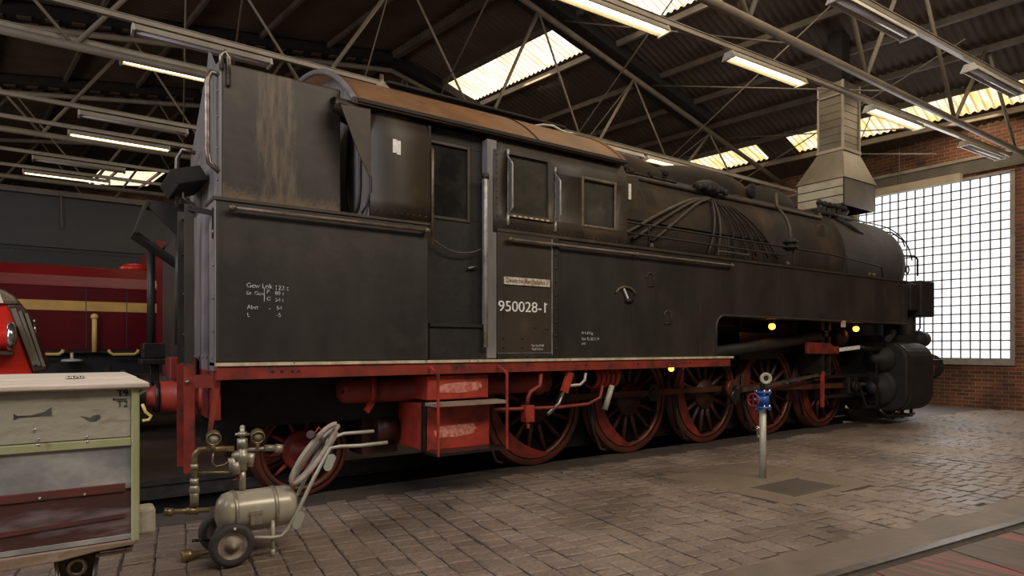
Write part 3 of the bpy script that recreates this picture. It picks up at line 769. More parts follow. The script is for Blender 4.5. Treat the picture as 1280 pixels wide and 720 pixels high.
# recess of the cab doorway: floor, wall
g=MB(); g.box((2.74,.30,1.27),(3.48,.36,3.45)); g.box((2.74,.0,1.262),(3.48,.32,1.275)); g.build('cab_inner_wall','sooty',P)
# cab door
dX0,dX1=2.755,3.375; yd=.10
g=MB()
wx0,wx1,wz0_,wz1_=2.80,3.21,2.60,3.29
g.box((dX0,yd,1.60),(dX1,yd+.03,wz0_)); g.box((dX0,yd,wz1_),(dX1,yd+.03,3.44)); g.box((dX0,yd,wz0_),(wx0,yd+.03,wz1_)); g.box((wx1,yd,wz0_),(dX1,yd+.03,wz1_))
door=g.build('cab_door','sooty',P,bevel=.004)
MB().box((wx0,yd+.012,wz0_),(wx1,yd+.02,wz1_)).build('door_window','glass',door)
MB().frame(wx0-.02,wx1+.025,wz0_-.02,wz1_+.02,.03,yd-.012,yd+.006).build('window_frame','cab',door,bevel=.006)
MB().tube([(3.20,yd-.03,2.14),(3.30,yd-.035,2.16)],.012,8).build('door_handle','steel',door)
g=MB(); g.box((dX0,.02,1.27),(dX1,.05,1.58)); g.box((dX0,.0,1.57),(dX1,.06,1.60)); g.build('lower_door_panel','sooty',P)
def sag(a,b,d,n=10): 
    a=Vector(a);b=Vector(b); return [a.lerp(b,i/n)-Vector((0,0,d*4*(i/n)*(1-i/n))) for i in range(n+1)]
MB().tube(sag((2.76,.03,2.40),(3.36,.03,2.35),.10),.006,6).build('door_chain','brassrail',P)
# jambs
g=MB(); g.box((3.375,0.0,1.265),(3.482,.10,3.40)); g.build('door_jamb','rear',P,bevel=.004)
g=MB(); g.box((2.74,.0,2.5),(2.76,.10,3.40)); g.build('rear_door_jamb','sooty',P)
MB().tube([(3.335,-.03,1.38),(3.335,-.03,3.0),(3.335,.0,3.04)],.022,10).build('door_grab_rail','pale',P)
MB().cyl((3.335,-.03,3.0),(3.335,-.03,3.045),.034,12).build('grab_rail_knob','cab',P)
MB().tube([(2.765,.0,3.20),(2.765,-.025,3.18),(2.765,-.025,2.3)],.014,8).build('rear_grab_rail','brassrail',P)
# side tanks with the arched cut-out
arch=[(3.48,1.262),(6.86,1.262)]+[(7.02-.16*math.cos(math.radians(a)),1.63+.16*math.sin(math.radians(a))) for a in range(0,91,15)]+[(12.15,1.79),(12.15,2.53),(3.48,2.53)]
g=MB(); g.prism(arch,'y',0,.72); g.build('side_tank','black',P,bevel=.012)
g=MB(); g.prism(arch,'y',W-.72,W); g.build('far_side_tank','black',P)
g=MB(); g.tube([(x,-.006,z) for x,z in [(6.86,1.262)]+[(7.02-.16*math.cos(math.radians(a)),1.63+.16*math.sin(math.radians(a))) for a in range(0,91,10)]+[(12.15,1.79)]],.016,8); g.build('tank_edge_bead','cab',P)
g=MB(); g.box((3.48,-.016,2.515),(12.16,.04,2.545)); g.build('tank_top_angle','cab',P)
# front tank edge strip
g=MB(); g.box((12.02,-.012,1.80),(12.08,.0,2.5)); g.box((12.12,-.01,1.79),(12.16,.0,2.53)); g.build('tank_end_strip','black',P)
# cab lower panel, raised, with rivet strips
g=MB(); g.box((3.482,-.010,1.262),(4.16,.0,2.515)); g.build('cab_lower_panel','cab',P)
g=MB(); g.box((4.16,-.020,1.262),(4.25,.0,2.515)); g.box((3.482,-.018,1.262),(4.16,.0,1.32)); g.build('panel_butt_strip','black',P)
g=MB()
for i in range(9): g.sphere((4.21,-.022,1.36+i*.14),.014,5,(1,.6,1))
for i in range(5): g.sphere((3.56+i*.14,-.02,1.29),.014,5,(1,.6,1))
for p in ((3.55,1.38),(3.55,1.47),(3.78,1.38),(3.78,1.47),(3.95,1.58),(4.10,1.57)): g.sphere((p[0],-.012,p[1]),.012,5,(1,.6,1))
g.build('panel_rivet','grease',P)
MB().box((4.158,-.0225,1.30),(4.163,-.01,2.5)).build('panel_edge','pale',P)
MB().box((3.484,-.0125,1.32),(4.16,-.0095,1.324)).build('panel_bottom_edge','pale',P)
# tank seams
g=MB()
for x in (5.35,6.55,8.35,10.1): g.box((x,-.004,1.80 if x>6.9 else 1.27),(x+.012,0,2.5))
g.build('tank_seam','cab',P)
# number and lettering
text('950028-1','running_number',.148,(3.49,-.0115,1.735),'white',P,xs=1.10,space=1.0)
MB().bar((4.098,-.0125,1.828),(4.066,-.0125,1.803),.016,.004).build('number_stroke','white',P)
g=MB(); g.box((3.56,-.022,2.0),(4.13,-.010,2.075)); pl=g.build('name_plate','plate',P)
text('Deutsche Reichsbahn','plate_lettering',.066,(3.575,-.0225,2.02),'platetxt',pl,xs=.85)
text('Bw Saalfeld\nRbd Erfurt','depot_lettering',.036,(3.90,-.0115,1.385),'whitedim',P,xs=.95)
text('Br k-P-Mg','overhaul_lettering',.040,(4.58,-.002,1.52),'whitedim',P); text('Unt  Rs 28.11.79','overhaul_lettering',.046,(4.58,-.002,1.455),'whitedim',P,xs=.82); text('6.95','overhaul_lettering',.036,(4.58,-.002,1.405),'whitedim',P)
for s_,x,z,sz in (('Gew Lok',1.165,1.84,.052),('122 t',1.375,1.832,.052),('Br. Gew',1.165,1.785,.040),('P',1.315,1.80,.044),('G',1.315,1.745,.044),('89 t',1.378,1.79,.044),('54 t',1.378,1.74,.044),('Abst',1.17,1.675,.044),('-',1.33,1.67,.05),('54',1.39,1.675,.044),('-5',1.39,1.62,.044),('L',1.17,1.615,.044)):
    text(s_,'weight_lettering',sz,(x,-.002,z),'whitedim',P)
MB().box((1.296,-.002,1.735),(1.301,.0,1.84)).build('weight_bracket_line','whitedim',P)
# handrails along the side
def rail_h(x0,x1,z,name,m='brassrail'):
    g=MB(); g.tube([(x0,-.055,z),(x1,-.055,z)],.017,10); r=g.build(name,m,P)
    g=MB(); n=max(2,int((x1-x0)/1.3)+1)
    for i in range(n):
        x=x0+.03+(x1-x0-.06)*i/(n-1); g=MB(); g.cyl((x,-.055,z),(x,.0,z),.014,8); g.sphere((x,-.055,z),.026,6); g.build('rail_knob',m,r)
rail_h(1.03,2.72,2.43,'bunker_handrail'); rail_h(3.58,7.15,2.44,'tank_handrail')
# gauge dial, vents
g=MB(); c=at(782,362,-.01); g.tube([(c.x+.16*math.cos(math.radians(a)),-.015,c.z-.07+.10*math.sin(math.radians(a))) for a in range(15,166,15)],.014,8); g.build('gauge_hood','brassrail',P)
c=at(787,376,-.02); g=MB(); g.sphere((c.x,-.02,c.z),.04,6,(1,.7,.6)); g.cyl((c.x-.06,-.02,c.z),(c.x+.06,-.02,c.z),.014,8); gp_=g.build('gauge_valve','grease',P)
MB().bar(at(780,361,-.03),at(785,373,-.03),.014,.014).build('gauge_pointer','white',gp_)
for (px,py) in ((812,350),(834,397)):
    c=at(px,py,0); g=MB(); g.prism([(c.x-.055,c.z-.065),(c.x+.055,c.z-.065),(c.x+.055,c.z+.02)]+[(c.x+.055*math.cos(math.radians(a)),c.z+.02+.055*math.sin(math.radians(a))) for a in range(15,181,15)],'y',-.004,.004)
    hb=g.build('tank_opening','darkstrip',P)
    g=MB(); g.tube([(c.x+.06,-.006,c.z-.07),(c.x+.06,-.006,c.z+.02)]+[(c.x+.06*math.cos(math.radians(a)),-.006,c.z+.02+.06*math.sin(math.radians(a))) for a in range(15,181,15)],.009,6); g.tube([(c.x+.06,-.006,c.z-.07),(c.x-.05,-.006,c.z-.07)],.008,6); g.build('opening_rim','cab',hb)
c=at(1035,394,0); MB().box((c.x-.28,-.004,c.z-.045),(c.x+.28,.01,c.z+.035)).build('tank_slot','darkstrip',P)
# cab superstructure
def cabprofile(z):
    return 0. if z<3.22 else .11*((z-3.22)/.28)**1.8
zs=[2.512,2.66,2.68,3.0,3.2,3.24,3.31,3.38,3.44,3.50]
def cabpanel(x0,x1,holes,name,flip=False,cut=None):
    xs=sorted(set([x0,x1]+[h[0] for h in holes]+[h[1] for h in holes])); z_=sorted(set(zs+[h[2] for h in holes]+[h[3] for h in holes]))
    vs=[];fs=[];idx={}
    def V(x,z):
        k=(round(x,4),round(z,4))
        if k not in idx:
            y=cabprofile(z); y=W-y if flip else y; idx[k]=len(vs); vs.append((x,y,z))
        return idx[k]
    for i in range(len(xs)-1):
        for j in range(len(z_)-1):
            xm=(xs[i]+xs[i+1])/2; zm=(z_[j]+z_[j+1])/2
            if any(h[0]<xm<h[1] and h[2]<zm<h[3] for h in holes): continue
            fs.append((V(xs[i],z_[j]),V(xs[i+1],z_[j]),V(xs[i+1],z_[j+1]),V(xs[i],z_[j+1])))
    g=MB(); g.add(vs,fs,True); o=g.build(name,'cab',P)
    s=o.modifiers.new('sol','SOLIDIFY'); s.thickness=.03; s.offset=0
    return o
w1=(3.60,4.12,2.70,3.30); w2=(4.60,5.06,2.70,3.19)
cabpanel(2.17,2.755,[],'cab_rear_side'); cp=cabpanel(3.44,5.26,[w1,w2],'cab_front_side')
cabpanel(2.17,5.26,[],'cab_far_side',flip=True)
MB().box((w1[0],.02,w1[2]),(w1[1],.03,w1[3])).build('sliding_window','glassdust',cp)
MB().frame(w1[0]-.015,w1[1]+.02,w1[2]-.01,w1[3]+.02,.028,-.012,.02).build('sliding_window_frame','cab',cp)
MB().box((w2[0],.012,w2[2]),(w2[1],.02,w2[3])).build('fixed_window','glassdust',cp)
MB().frame(w2[0]-.03,w2[1]+.03,w2[2]-.03,w2[3]+.03,.035,-.024,.0).build('fixed_window_frame','brassrail',cp,bevel=.014)
MB().box((w1[0],-.035,w1[2]-.03),(w1[1]+.05,.0,w1[2]-.005)).build('window_ledge','brassrail',cp)
g=MB()
for i in range(7): g.box((w1[0]+.05+i*.07,-.037,w1[2]-.028),(w1[0]+.09+i*.07,-.03,w1[2]-.012))
g.build('ledge_paint_mark','cream',cp)
# wind deflectors beside the window
for (xa,za,zb) in ((3.60,2.68,3.28),(4.20,2.68,3.20)):
    g=MB(); g.add([(xa,-.02,za),(xa-.02,-.13,za+.06),(xa-.02,-.13,zb-.12),(xa,-.02,zb)],[(0,1,2,3)]); dfl=g.build('wind_deflector','clear',cp)
    g=MB(); pts=[(xa,-.02,za),(xa-.02,-.13,za+.06),(xa-.02,-.13,zb-.12),(xa,-.02,zb)]
    g.tube(pts,.010,6,closed=True); g.cyl((xa,-.025,za-.10),(xa,-.025,za+.02),.014,8); g.cyl((xa,-.025,zb-.02),(xa,-.025,zb+.05),.014,8); g.build('deflector_frame','pale',dfl)
g=MB()
for row in (2.56,2.62):
    for i in range(26): g.sphere((3.52+i*.068,-.017,row),.008,4,(1,.6,1))
for i in range(12): g.sphere((5.22,-.017,2.6+i*.06),.008,4,(1,.6,1)); g.sphere((3.47,-.017,2.6+i*.06),.008,4,(1,.6,1))
for i in range(9): g.sphere((2.22+i*.06,-.017,2.56),.008,4,(1,.6,1)); 
parts(g,'cab_rivet','cab',P)
# white plate
g=MB(); c=at(495,184,0); g.box((c.x-.038,-.022,c.z-.058),(c.x-.002,-.014,c.z+.062)); g.box((c.x+.0,-.022,c.z-.068),(c.x+.036,-.014,c.z+.055)); g.build('white_notice','white',P)
# cab rear and front wall (with arched top)
R_=2.245; zc_=4.12-R_
arc_=[(1.55+R_*math.sin(math.radians(a)), zc_+R_*math.cos(math.radians(a))) for a in [x*2.25*-1 for x in range(-19,20)]]
arc_=[(y,z) for y,z in arc_ if .08<y<3.02]
def rearwall(x0,x1,name,m):
    g=MB(); poly=[(.015,2.51),(.015,3.22),(.06,3.42)]+[(y,z-.02) for y,z in sorted(arc_)]+[(3.04,3.42),(3.085,3.22),(3.085,2.51)]
    g.prism(poly,'x',x0,x1); return g.build(name,m,P)
rw=rearwall(2.17,2.19,'cab_rear_wall','rear'); rearwall(5.22,5.25,'cab_front_wall','sooty')
# oval rear window
cy_,cz_=.33,2.98
ov=[(cy_+.15*math.copysign(abs(math.cos(a))**.7,math.cos(a)),cz_+.40*math.copysign(abs(math.sin(a))**.7,math.sin(a))) for a in [2*PI*i/28 for i in range(28)]]
g=MB(); g.tube([(2.155,y,z) for y,z in ov],.014,8,closed=True); ow=g.build('rear_spectacle_frame','cab',rw)
MB().prism([(cy_+(y-cy_)*.95,cz_+(z-cz_)*.97) for y,z in ov],'x',2.160,2.168).build('rear_spectacle_glass','clouded',rw)
# rain visor: curved flared sheet above rear window
vs=[];fs=[]; n=8
for i in range(n+1):
    a=math.radians(10+140*i/n)
    yy=.16-.20*math.cos(a)+.02; 
    # front edge at the wall, back edge flared
    topz=3.40+.07*math.sin(a)
    vs.append((2.17,.01+.5*i/n,topz-.0)); vs.append((1.90,-.02+.42*i/n,topz+.06*math.sin(a)))
g=MB()
for i in range(n): fs.append((2*i,2*i+1,2*i+3,2*i+2))
g.add(vs,fs,True)
g.add([(2.17,-.004,3.42),(1.90,-.02,3.40),(2.17,-.004,2.82),(2.05,-.01,3.05)],[(0,1,3,2)])
o=g.build('rain_visor','cab',P); s=o.modifiers.new('sol','SOLIDIFY'); s.thickness=.012
MB().tube([(1.87,.065,3.425),(2.17,.09,3.40)],[.062,.088],16,caps=False).build('visor_roll','cab',o)
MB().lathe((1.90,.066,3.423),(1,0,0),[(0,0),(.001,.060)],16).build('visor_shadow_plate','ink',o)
MB().tube([(2.17,-.01,2.85),(2.17,-.012,2.72),(2.15,.02,2.60),(2.13,.08,2.54)],.010,6).build('visor_edge','ink',P)
# roof
g=MB(); vs=[];fs=[]
full=[(1.55+R_*math.sin(math.radians(a)), zc_+R_*math.cos(math.radians(a))) for a in [-44.8+89.6*i/36 for i in range(37)]]
for x in (2.02,5.22):
    for y,z in full: vs.append((x,y,z))
n=len(full); fs=[(i,i+1,n+i+1,n+i) for i in range(n-1)]
g.add(vs,fs,True); ro=g.build('cab_roof','roof',P); s=ro.modifiers.new('sol','SOLIDIFY'); s.thickness=.03; s.offset=-1
g=MB(); g.box((2.05,-.05,3.455),(5.24,.06,3.485)); g.box((2.05,3.04,3.455),(5.24,3.15,3.485)); parts(g,'roof_gutter','sooty',ro)
MB().tube([(2.02,y,z) for y,z in full],.028,8).build('roof_rear_rim','rear',ro)
MB().tube([(5.22,y,z) for y,z in full],.022,8).build('roof_front_rim','roof',ro)
g=MB(); g.box((2.75,.86,3.90),(5.0,2.24,4.06)); g.box((2.70,.80,4.05),(5.05,2.3,4.08)); g.build('roof_ventilator','sooty',ro,bevel=.01)
MB().tube([(4.0,y,z+.006) for y,z in full[:18]],.006,6).build('roof_seam','sooty',ro)
g=MB(); c=(2.55,.62,3.90); g.cyl(c,(2.55,.62,4.03),.02,8); g.prism([(2.47,3.9),(2.64,3.9),(2.55,3.97)],'y',.6,.62); g.build('roof_hook','brassrail',ro)
MB().tube([(x,.62+.04*math.sin(x*9),3.93+.02*math.sin(x*14)) for x in [4.3+i*.12 for i in range(7)]],.014,6).build('whistle_pipe','galv',ro)
# cab front corner shield beyond the window
g=MB(); c0=at(783,215,.05); g.prism([(5.26,3.36),(5.50,3.38),(5.52,3.28),(5.36,2.98),(5.27,2.9)],'y',.05,.10); g.build('front_corner_shield','cab',P,bevel=.01)
MB().box((5.33,.035,3.08),(5.37,.05,3.26)).build('corner_notice','white',P)

# boiler
bz,br_=3.0,.92
g=MB(); g.lathe((5.2,1.55,bz),(1,0,0),[(0,br_-.0),(1.0,br_),(1.02,br_+.012),(1.08,br_+.012),(1.1,br_),(3.6,br_),(3.62,br_+.012),(3.68,br_+.012),(3.7,br_),(6.0,br_),(6.02,br_+.015),(6.1,br_+.015),(6.12,br_),(8.25,br_),(8.45,br_-.03),(8.55,br_-.10)],56); boil=g.build('boiler','boiler',P)
g=MB(); g.lathe((13.70,1.55,bz),(1,0,0),[(0,br_-.06),(.05,br_-.07),(.06,br_-.14),(.14,br_-.35),(.18,br_-.65),(.19,0)],40); g.build('smokebox_door','sooty',boil)
MB().tube([(13.8,1.55+(br_+.03)*math.cos(math.radians(a)),bz+(br_+.03)*math.sin(math.radians(a))) for a in range(110,176,8)],.012,6).build('smokebox_handrail','sooty',boil)
# firebox sides (black mass between cab and fan of pipes)
g=MB(); g.prism([(.70,2.4)]+[(1.55-.93*math.cos(math.radians(a)),3.0+.93*math.sin(math.radians(a))) for a in range(0,181,10)]+[(2.4,2.4)],'x',5.22,6.5); g.build('firebox_wrapper','boiler',P)
# tank top deck shadow filler: walkway between tank and boiler
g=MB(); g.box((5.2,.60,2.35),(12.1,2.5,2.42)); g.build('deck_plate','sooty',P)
# domes and mountings
def hump(x0,x1,r,name,zc=3.85,m='boiler',yw=None):
    prof=[(0,.0)]+[( (x1-x0)*(.5-.5*math.cos(PI*i/12)), r*math.sin(PI*i/12)**.55) for i in range(1,12)]+[((x1-x0),0)]
    g=MB(); g.lathe((x0,1.55,zc),(1,0,0),prof,28); 
    if yw: 
        for i,v in enumerate(g.v): g.v[i]=(v[0],1.55+(v[1]-1.55)*yw,v[2])
    return g.build(name,m,P)
hump(5.6,7.5,.34,'sand_box',3.86); hump(7.3,9.6,.40,'steam_dome',3.86,yw=1.1); hump(9.4,10.9,.42,'front_sand_dome',3.80,'sooty')
g=MB(); g.lathe((9.3,1.16,3.95),(0,-1,0),[(0,.12),(.05,.12),(.06,.09),(.08,.0)],20); g.build('dome_cover','sooty',P)
g=MB(); g.lathe((12.55,1.55,3.75),(0,0,1),[(0,.36),(.10,.30),(.24,.27),(.30,.31),(.34,.31),(.34,.25),(.1,.22)],26); g.build('chimney','sooty',P)
g=MB()
for i in range(6):
    x=11.1+i*.17; g.cyl((x,1.0+.05*(i%2),3.6),(x,1.0,3.97-.03*(i%3)),.035,8); g.sphere((x,1.0,3.97),.055,6)
g.tube([(11.0,1.0,3.80),(12.2,1.0,3.80)],.04,8); g.tube([(11.6,.95,3.75),(11.9,.8,3.55),(12.2,.8,3.5)],.05,8); g.build('blower_pipework','sooty',P)
g=MB()
for px,py in ((782,208),(790,214),(815,217),(833,216)):
    c=at(px,py,.9); g.cyl((c.x,.95,3.75),(c.x,.92,c.z),.03,8); g.sphere((c.x,.92,c.z),.05,6)
    g.build('safety_valve','boiler',P); g=MB()
# long pipe on the upper boiler flank, hand rails on tank top
def on_boiler(x,a,off=.03): # angle above horizontal toward camera
    a=math.radians(a); return (x,1.55-(br_+off)*math.cos(a),bz+(br_+off)*math.sin(a))
MB().tube([on_boiler(x,43 if x<10.5 else 43) for x in (5.25,6.5,8,9.5,10.9)]+[on_boiler(11.0,50),on_boiler(11.15,58),on_boiler(11.5,58)],.032,8).build('feed_pipe','greypipe',P)
MB().tube([on_boiler(x,50,.04) for x in (5.3,6,7.2)],.02,8).build('upper_pipe','boiler',P)
MB().tube([on_boiler(x,68,.03) for x in (11.7,12.3,12.9,13.7)],.014,6).build('boiler_handrail','cab',P)
MB().tube([(x,.62,3.02) for x in (5.25,7,9)],.017,8).build('upper_tank_rail','sooty',P)
MB().tube([(x,.35,2.90) for x in (5.25,7,9,10.2)]+[(12.0,.35,2.82),(12.05,.35,2.6)],.013,8).build('middle_tank_rail','sooty',P)
MB().tube([(x,.30,2.76) for x in (5.3,7,8.9)],.012,8).build('lower_tank_rail','sooty',P)
g=MB()
for x in (6.0,7.6,9.2,10.8): g.cyl((x,.35,2.5),(x,.35,2.92),.012,6)
parts(g,'rail_stanchion','sooty',P)
# fan of pipes from the regulator box
hub=on_boiler(7.75,38,.06)
g=MB(); g.sphere((7.8,hub[1]+.1,hub[2]+.12),.15,8,(1.8,1,.8)); 
for i in range(7): g.sphere((7.5+i*.1,hub[1]-.01,hub[2]+.08+.02*(i%2)),.05,6)
g.build('check_valve_cluster','sooty',P)
fan=[(-2.05,6),(-1.8,8),(-1.45,10),(-.28,0),(-.08,-4),(.35,-8),(.6,-10),(.85,-10),(1.15,-12),(1.4,-12)]
for i,(dx,_) in enumerate(fan):
    p0=Vector(on_boiler(7.78+.04*(i-4),34,.05))
    x1=7.78+dx; a1=-14 if abs(dx)>.5 else -22
    pts=[p0]
    for k in range(1,9):
        f=k/8; aa=34+(a1-34)*f; xx=p0.x+(x1-p0.x)*(f**.8); pts.append(Vector(on_boiler(xx,aa,.05)))
    MB().tube(pts,.024 if i<3 else .017,8).build('sand_pipe','greypipe' if i<5 else 'boiler',P)
c=at(988,300,.35)
g=MB(); g.tube([at(970,242,.9),at(971,258,.62),at(982,272,.5),at(987,285,.42),c],.025,8); g.build('injector_pipe','greypipe',P)
g=MB(); g.cyl(c-Vector((0,0,.16)),c+Vector((0,0,.02)),.07,12); g.cyl(c-Vector((0,0,.05)),c-Vector((0,0,.02)),.11,12); g.cyl(c-Vector((0,0,.13)),c-Vector((0,0,.1)),.11,12); g.build('clack_valve','sooty',P)
g=MB(); c=at(1034,290,.60); g.lathe((c.x,.72,c.z),(0,-1,0),[(0,.16),(.04,.16),(.05,.13),(.06,0)],20); g.build('washout_cover','boiler',P)
g=MB(); 
for px in (813,955,1058,1066): 
    c=at(px,331 if px<1000 else 342,.02); 
for x in (5.75,8.6,11.0,11.15): g.cyl((x,.08,2.54),(x,.08,2.62),.03,8)
g.tube([(4.9,.05,2.55),(4.9,.05,2.60),(4.95,.05,2.63),(5.0,.05,2.6),(5.0,.05,2.55)],.01,6)
g.tube([(7.05,.1,2.55),(7.05,.1,2.64),(7.7,.1,2.64),(7.7,.1,2.55)],.014,6); g.build('tank_top_fitting','cab',P)
# front end: feed pump, air reservoir, lamp, rails
g=MB(); g.box((12.7,.15,2.05),(13.5,.8,2.55)); g.box((13.0,.1,1.95),(13.55,.55,2.62)); g.build('feed_pump','sooty',P,bevel=.03)
g=MB(); g.cyl((13.1,.4,1.3),(13.1,.4,2.0),.14,16); g.cyl((13.35,.75,1.2),(13.35,.75,1.95),.17,16); g.box((12.5,.3,1.45),(13.2,1.1,1.6)); g.build('pump_cylinder','sooty',P)
g=MB(); g.tube([at(1130,320,.2),at(1143,320,.2),at(1147,324,.2),at(1147,345,.2)],.018,8); g.tube([at(1150,390,.2),at(1150,410,.2),at(1146,417,.2)],.016,8); g.tube([at(1131,308,.7),at(1128,300,.8),at(1115,291,1.0),at(1108,290,1.1)],.014,8); parts(g,'front_handrail','sooty',P)
g=MB(); c=at(1134,337,.3); g.tube([(c.x+.07*math.cos(a*PI/6),.3,c.z+.07*math.sin(a*PI/6)) for a in range(12)],.014,6,closed=True); g.build('lifting_ring','sooty',P)
c=at(1147,424,.35); g=MB(); g.sphere((c.x,.35,c.z),.17,10); g.cyl((c.x,.35,c.z),(c.x+.22,.35,c.z),.15,18); g.build('front_lamp','sooty',P)
# cylinder block
cp_=[]
y0c,y1c,z0c,z1c,rr=-.10,.95,.24,1.46,.32
for (cy2,cz2,a0) in ((y0c+rr,z0c+rr,180),(y1c-.05,z0c+.05,270),(y1c-.05,z1c-.05,0),(y0c+rr,z1c-rr,90)):
    r_= rr if cy2<.5 else .05
    for i in range(7):
        a=math.radians(a0+15*i); cp_.append((cy2+r_*math.cos(a),cz2+r_*math.sin(a)))
g=MB(); g.prism(cp_,'x',11.95,13.0); cyl_=g.build('cylinder_block','sooty',P,bevel=.03)
g=MB(); cpp=[(y+( -.015 if y<.4 else 0),z) for y,z in cp_]; g.prism([(.4+(y-.4)*1.015,.85+(z-.85)*1.015) for y,z in cp_],'x',12.02,12.07); g.build('cylinder_band','grease',cyl_)
g=MB(); g.lathe((11.96,.34,1.17),(-1,0,0),[(0,.26),(.10,.26),(.12,.22),(.14,.22),(.16,.1),(.30,.08),(.31,0)],24); g.build('valve_chest_cover','sooty',cyl_)
g=MB(); g.lathe((11.96,.40,.66),(-1,0,0),[(0,.34),(.08,.34),(.10,.28),(.12,.12),(.26,.10),(.27,0)],28); g.build('cylinder_cover','sooty',cyl_)
g=MB(); g.tube([(11.7,.25,.3),(11.8,.2,.18),(12.6,.15,.14),(12.9,.2,.16)],.03,8); 
for x in (12.1,12.45,12.8): g.cyl((x,.2,.26),(x,.2,.1),.03,8)
g.build('drain_cock','grease',cyl_)
g=MB(); g.tube([at(1110,424,.1),at(1117,415,.3)],.05,8); g.cyl((12.2,.4,1.45),(12.2,.4,1.58),.09,14); g.build('relief_valve','sooty',cyl_)
g=MB(); g.box((13.0,.1,1.05),(13.9,.5,1.14)); g.box((12.9,.9,.6),(14.2,2.2,1.3)); g.build('front_frame','sooty',P)
g=MB(); g.box((14.15,.45,.85),(14.22,2.65,1.25)); g.build('front_buffer_beam','sooty',P)
buffer(14.2,.67,1,m='grease'); buffer(14.2,2.43,1,m='grease')
g=MB(); g.box((14.45,.48,.80),(14.50,.52,1.20)); g.build('buffer_step','redbright',P)
g=MB(); c=at(1148,460,.3); g.sphere((c.x-.05,.3,c.z+.1),.07,8); g.build('coupling_knob','chrome',P)

# frames inside the wheels
g=MB(); g.box((1.2,.93,.40),(13.9,.97,1.18)); g.box((1.2,2.13,.40),(13.9,2.17,1.18)); parts(g,'main_frame','sooty',P)
g=MB(); g.box((1.0,.55,.70),(2.9,.60,1.15)); g.build('inner_step_frame','sooty',P)  # coloured black to hold the shade under the bunker
g=MB(); g.box((4.0,.98,.12),(5.9,2.1,1.2)); g.box((6.6,1.0,1.2),(12,2.1,2.3)); g.box((2.3,1.0,.5),(3.9,2.1,1.2)); g.box((5.9,1.0,.12),(12,2.1,1.2)); g.box((11.9,.95,.3),(13.9,2.15,2.4)); g.build('shade_block','darkstrip',P)  # black boxes added behind the wheels as a solid stand-in for shade
# wheels
def wheel(x,z,R,nsp,far=False,name='driving_wheel',cw=True,cwa=150,hubm='wheel'):
    y=.80 if not far else 2.30; s=-1 if not far else 1
    g=MB(); t_=R*.105
    g.lathe((x,y,z),(0,s,0),[(-.09,R-t_*.9),(-.09,R+.028),(-.06,R+.028),(-.05,R+.0),(.045,R-.005),(.05,R-.012),(.05,R-t_)],48)
    g.lathe((x,y,z),(0,s,0),[(.03,R-t_),(.045,R-t_-.01),(.045,R-t_-.045),(-.04,R-t_-.055),(-.04,R-t_)],48)
    tyre=g
    g=MB(); g.lathe((x,y,z),(0,s,0),[(-.10,R*.30),(.04,R*.31),(.06,R*.28),(.07,R*.12),(.09,R*.11),(.095,0)],24)
    for i in range(nsp):
        a=2*PI*i/nsp+.1; d=Vector((math.cos(a),0,math.sin(a)))
        p=Vector((x,y,z))
        g.tube([p+d*R*.2,p+d*R*.55,p+d*(R-t_-.02)],[R*.062,R*.045,R*.038],8)
    w=g.build(name,hubm,P)
    tyre.build('tyre','wheelrim',w)
    if cw:
        g=MB(); Ri=R-t_-.012; pts=[]
        half=60
        for i in range(13): 
            a=math.radians(cwa-half+2*half*i/12); pts.append((x+Ri*math.cos(a),z+Ri*math.sin(a)))
        e1=Vector(pts[-1]);e0=Vector(pts[0]); mid=Vector((x+Ri*.98*math.cos(math.radians(cwa)),z+Ri*.98*math.sin(math.radians(cwa))))
        for i in range(1,8):
            f=i/8; q=(1-f)**2*e1+2*f*(1-f)*(mid*1.0)+f*f*e0; pts.append((q.x,q.y))
        g.prism(pts,'y',y+s*.062,y-s*.05); g.build('counterweight','counter',w)
    return w
XS=[4.52,6.07,7.62,9.17,10.72]
for i,x in enumerate(XS):
    w=wheel(x,.70,.70,14,cwa=(232,216,203,205,205)[i]); wheel(x,.70,.70,14,far=True,cwa=120)
    MB().cyl((x,.8,.70),(x,2.3,.70),.08,14).build('axle','sooty',P)
for x in (1.83,13.55):
    wheel(x,.425,.425,10,name='carrying_wheel',cw=False,hubm='red' if x<5 else 'wheel'); wheel(x,.425,.425,10,far=True,name='carrying_wheel',cw=False)
    MB().cyl((x,.8,.425),(x,2.3,.425),.07,14).build('axle','sooty',P)
    if x<5:
        g=MB(); g.lathe((x,.76,.425),(0,-1,0),[(-.02,.19),(.0,.19),(.015,.17),(.02,.0)],24); g.build('wheel_disc','counter',P)
# coupling rods and cranks
ca_=math.radians(14); cr=.33
pins=[(x+cr*math.cos(ca_),.70+cr*math.sin(ca_)) for x in XS]
yr=.64
for i in range(4):
    g=MB(); (xa,za),(xb,zb_)=pins[i],pins[i+1]
    g.bar((xa,yr,za),(xb,yr,zb_),.035,.075); g.build('coupling_rod','wheelrim' if i in (1,2) else 'wheel',P)
for i,(xa,za) in enumerate(pins):
    g=MB(); g.cyl((xa,yr-.03,za),(xa,yr+.03,za),.105,20); g.box((xa-.07,yr-.025,za-.11),(xa+.07,yr+.025,za+.11)); g.cyl((xa,yr-.06,za),(xa,.75,za),.055,14)
    g.build('rod_bearing','grease',P)
xa,za=pins[2]
g=MB(); g.bar((xa,.54,za),(11.15,.54,.72),.04,.085); g.cyl((xa,.50,za),(xa,.60,za),.13,20); g.build('connecting_rod','wheelrim',P)
g=MB(); g.cyl((xa,.40,za),(xa,.54,za),.05,12); g.bar((xa,.42,za),(xa-.12,.42,za-.20),.03,.09); g.sphere((xa-.1,.42,za-.1),.10,8,(1,.4,1)); g.build('return_crank','grease',P)
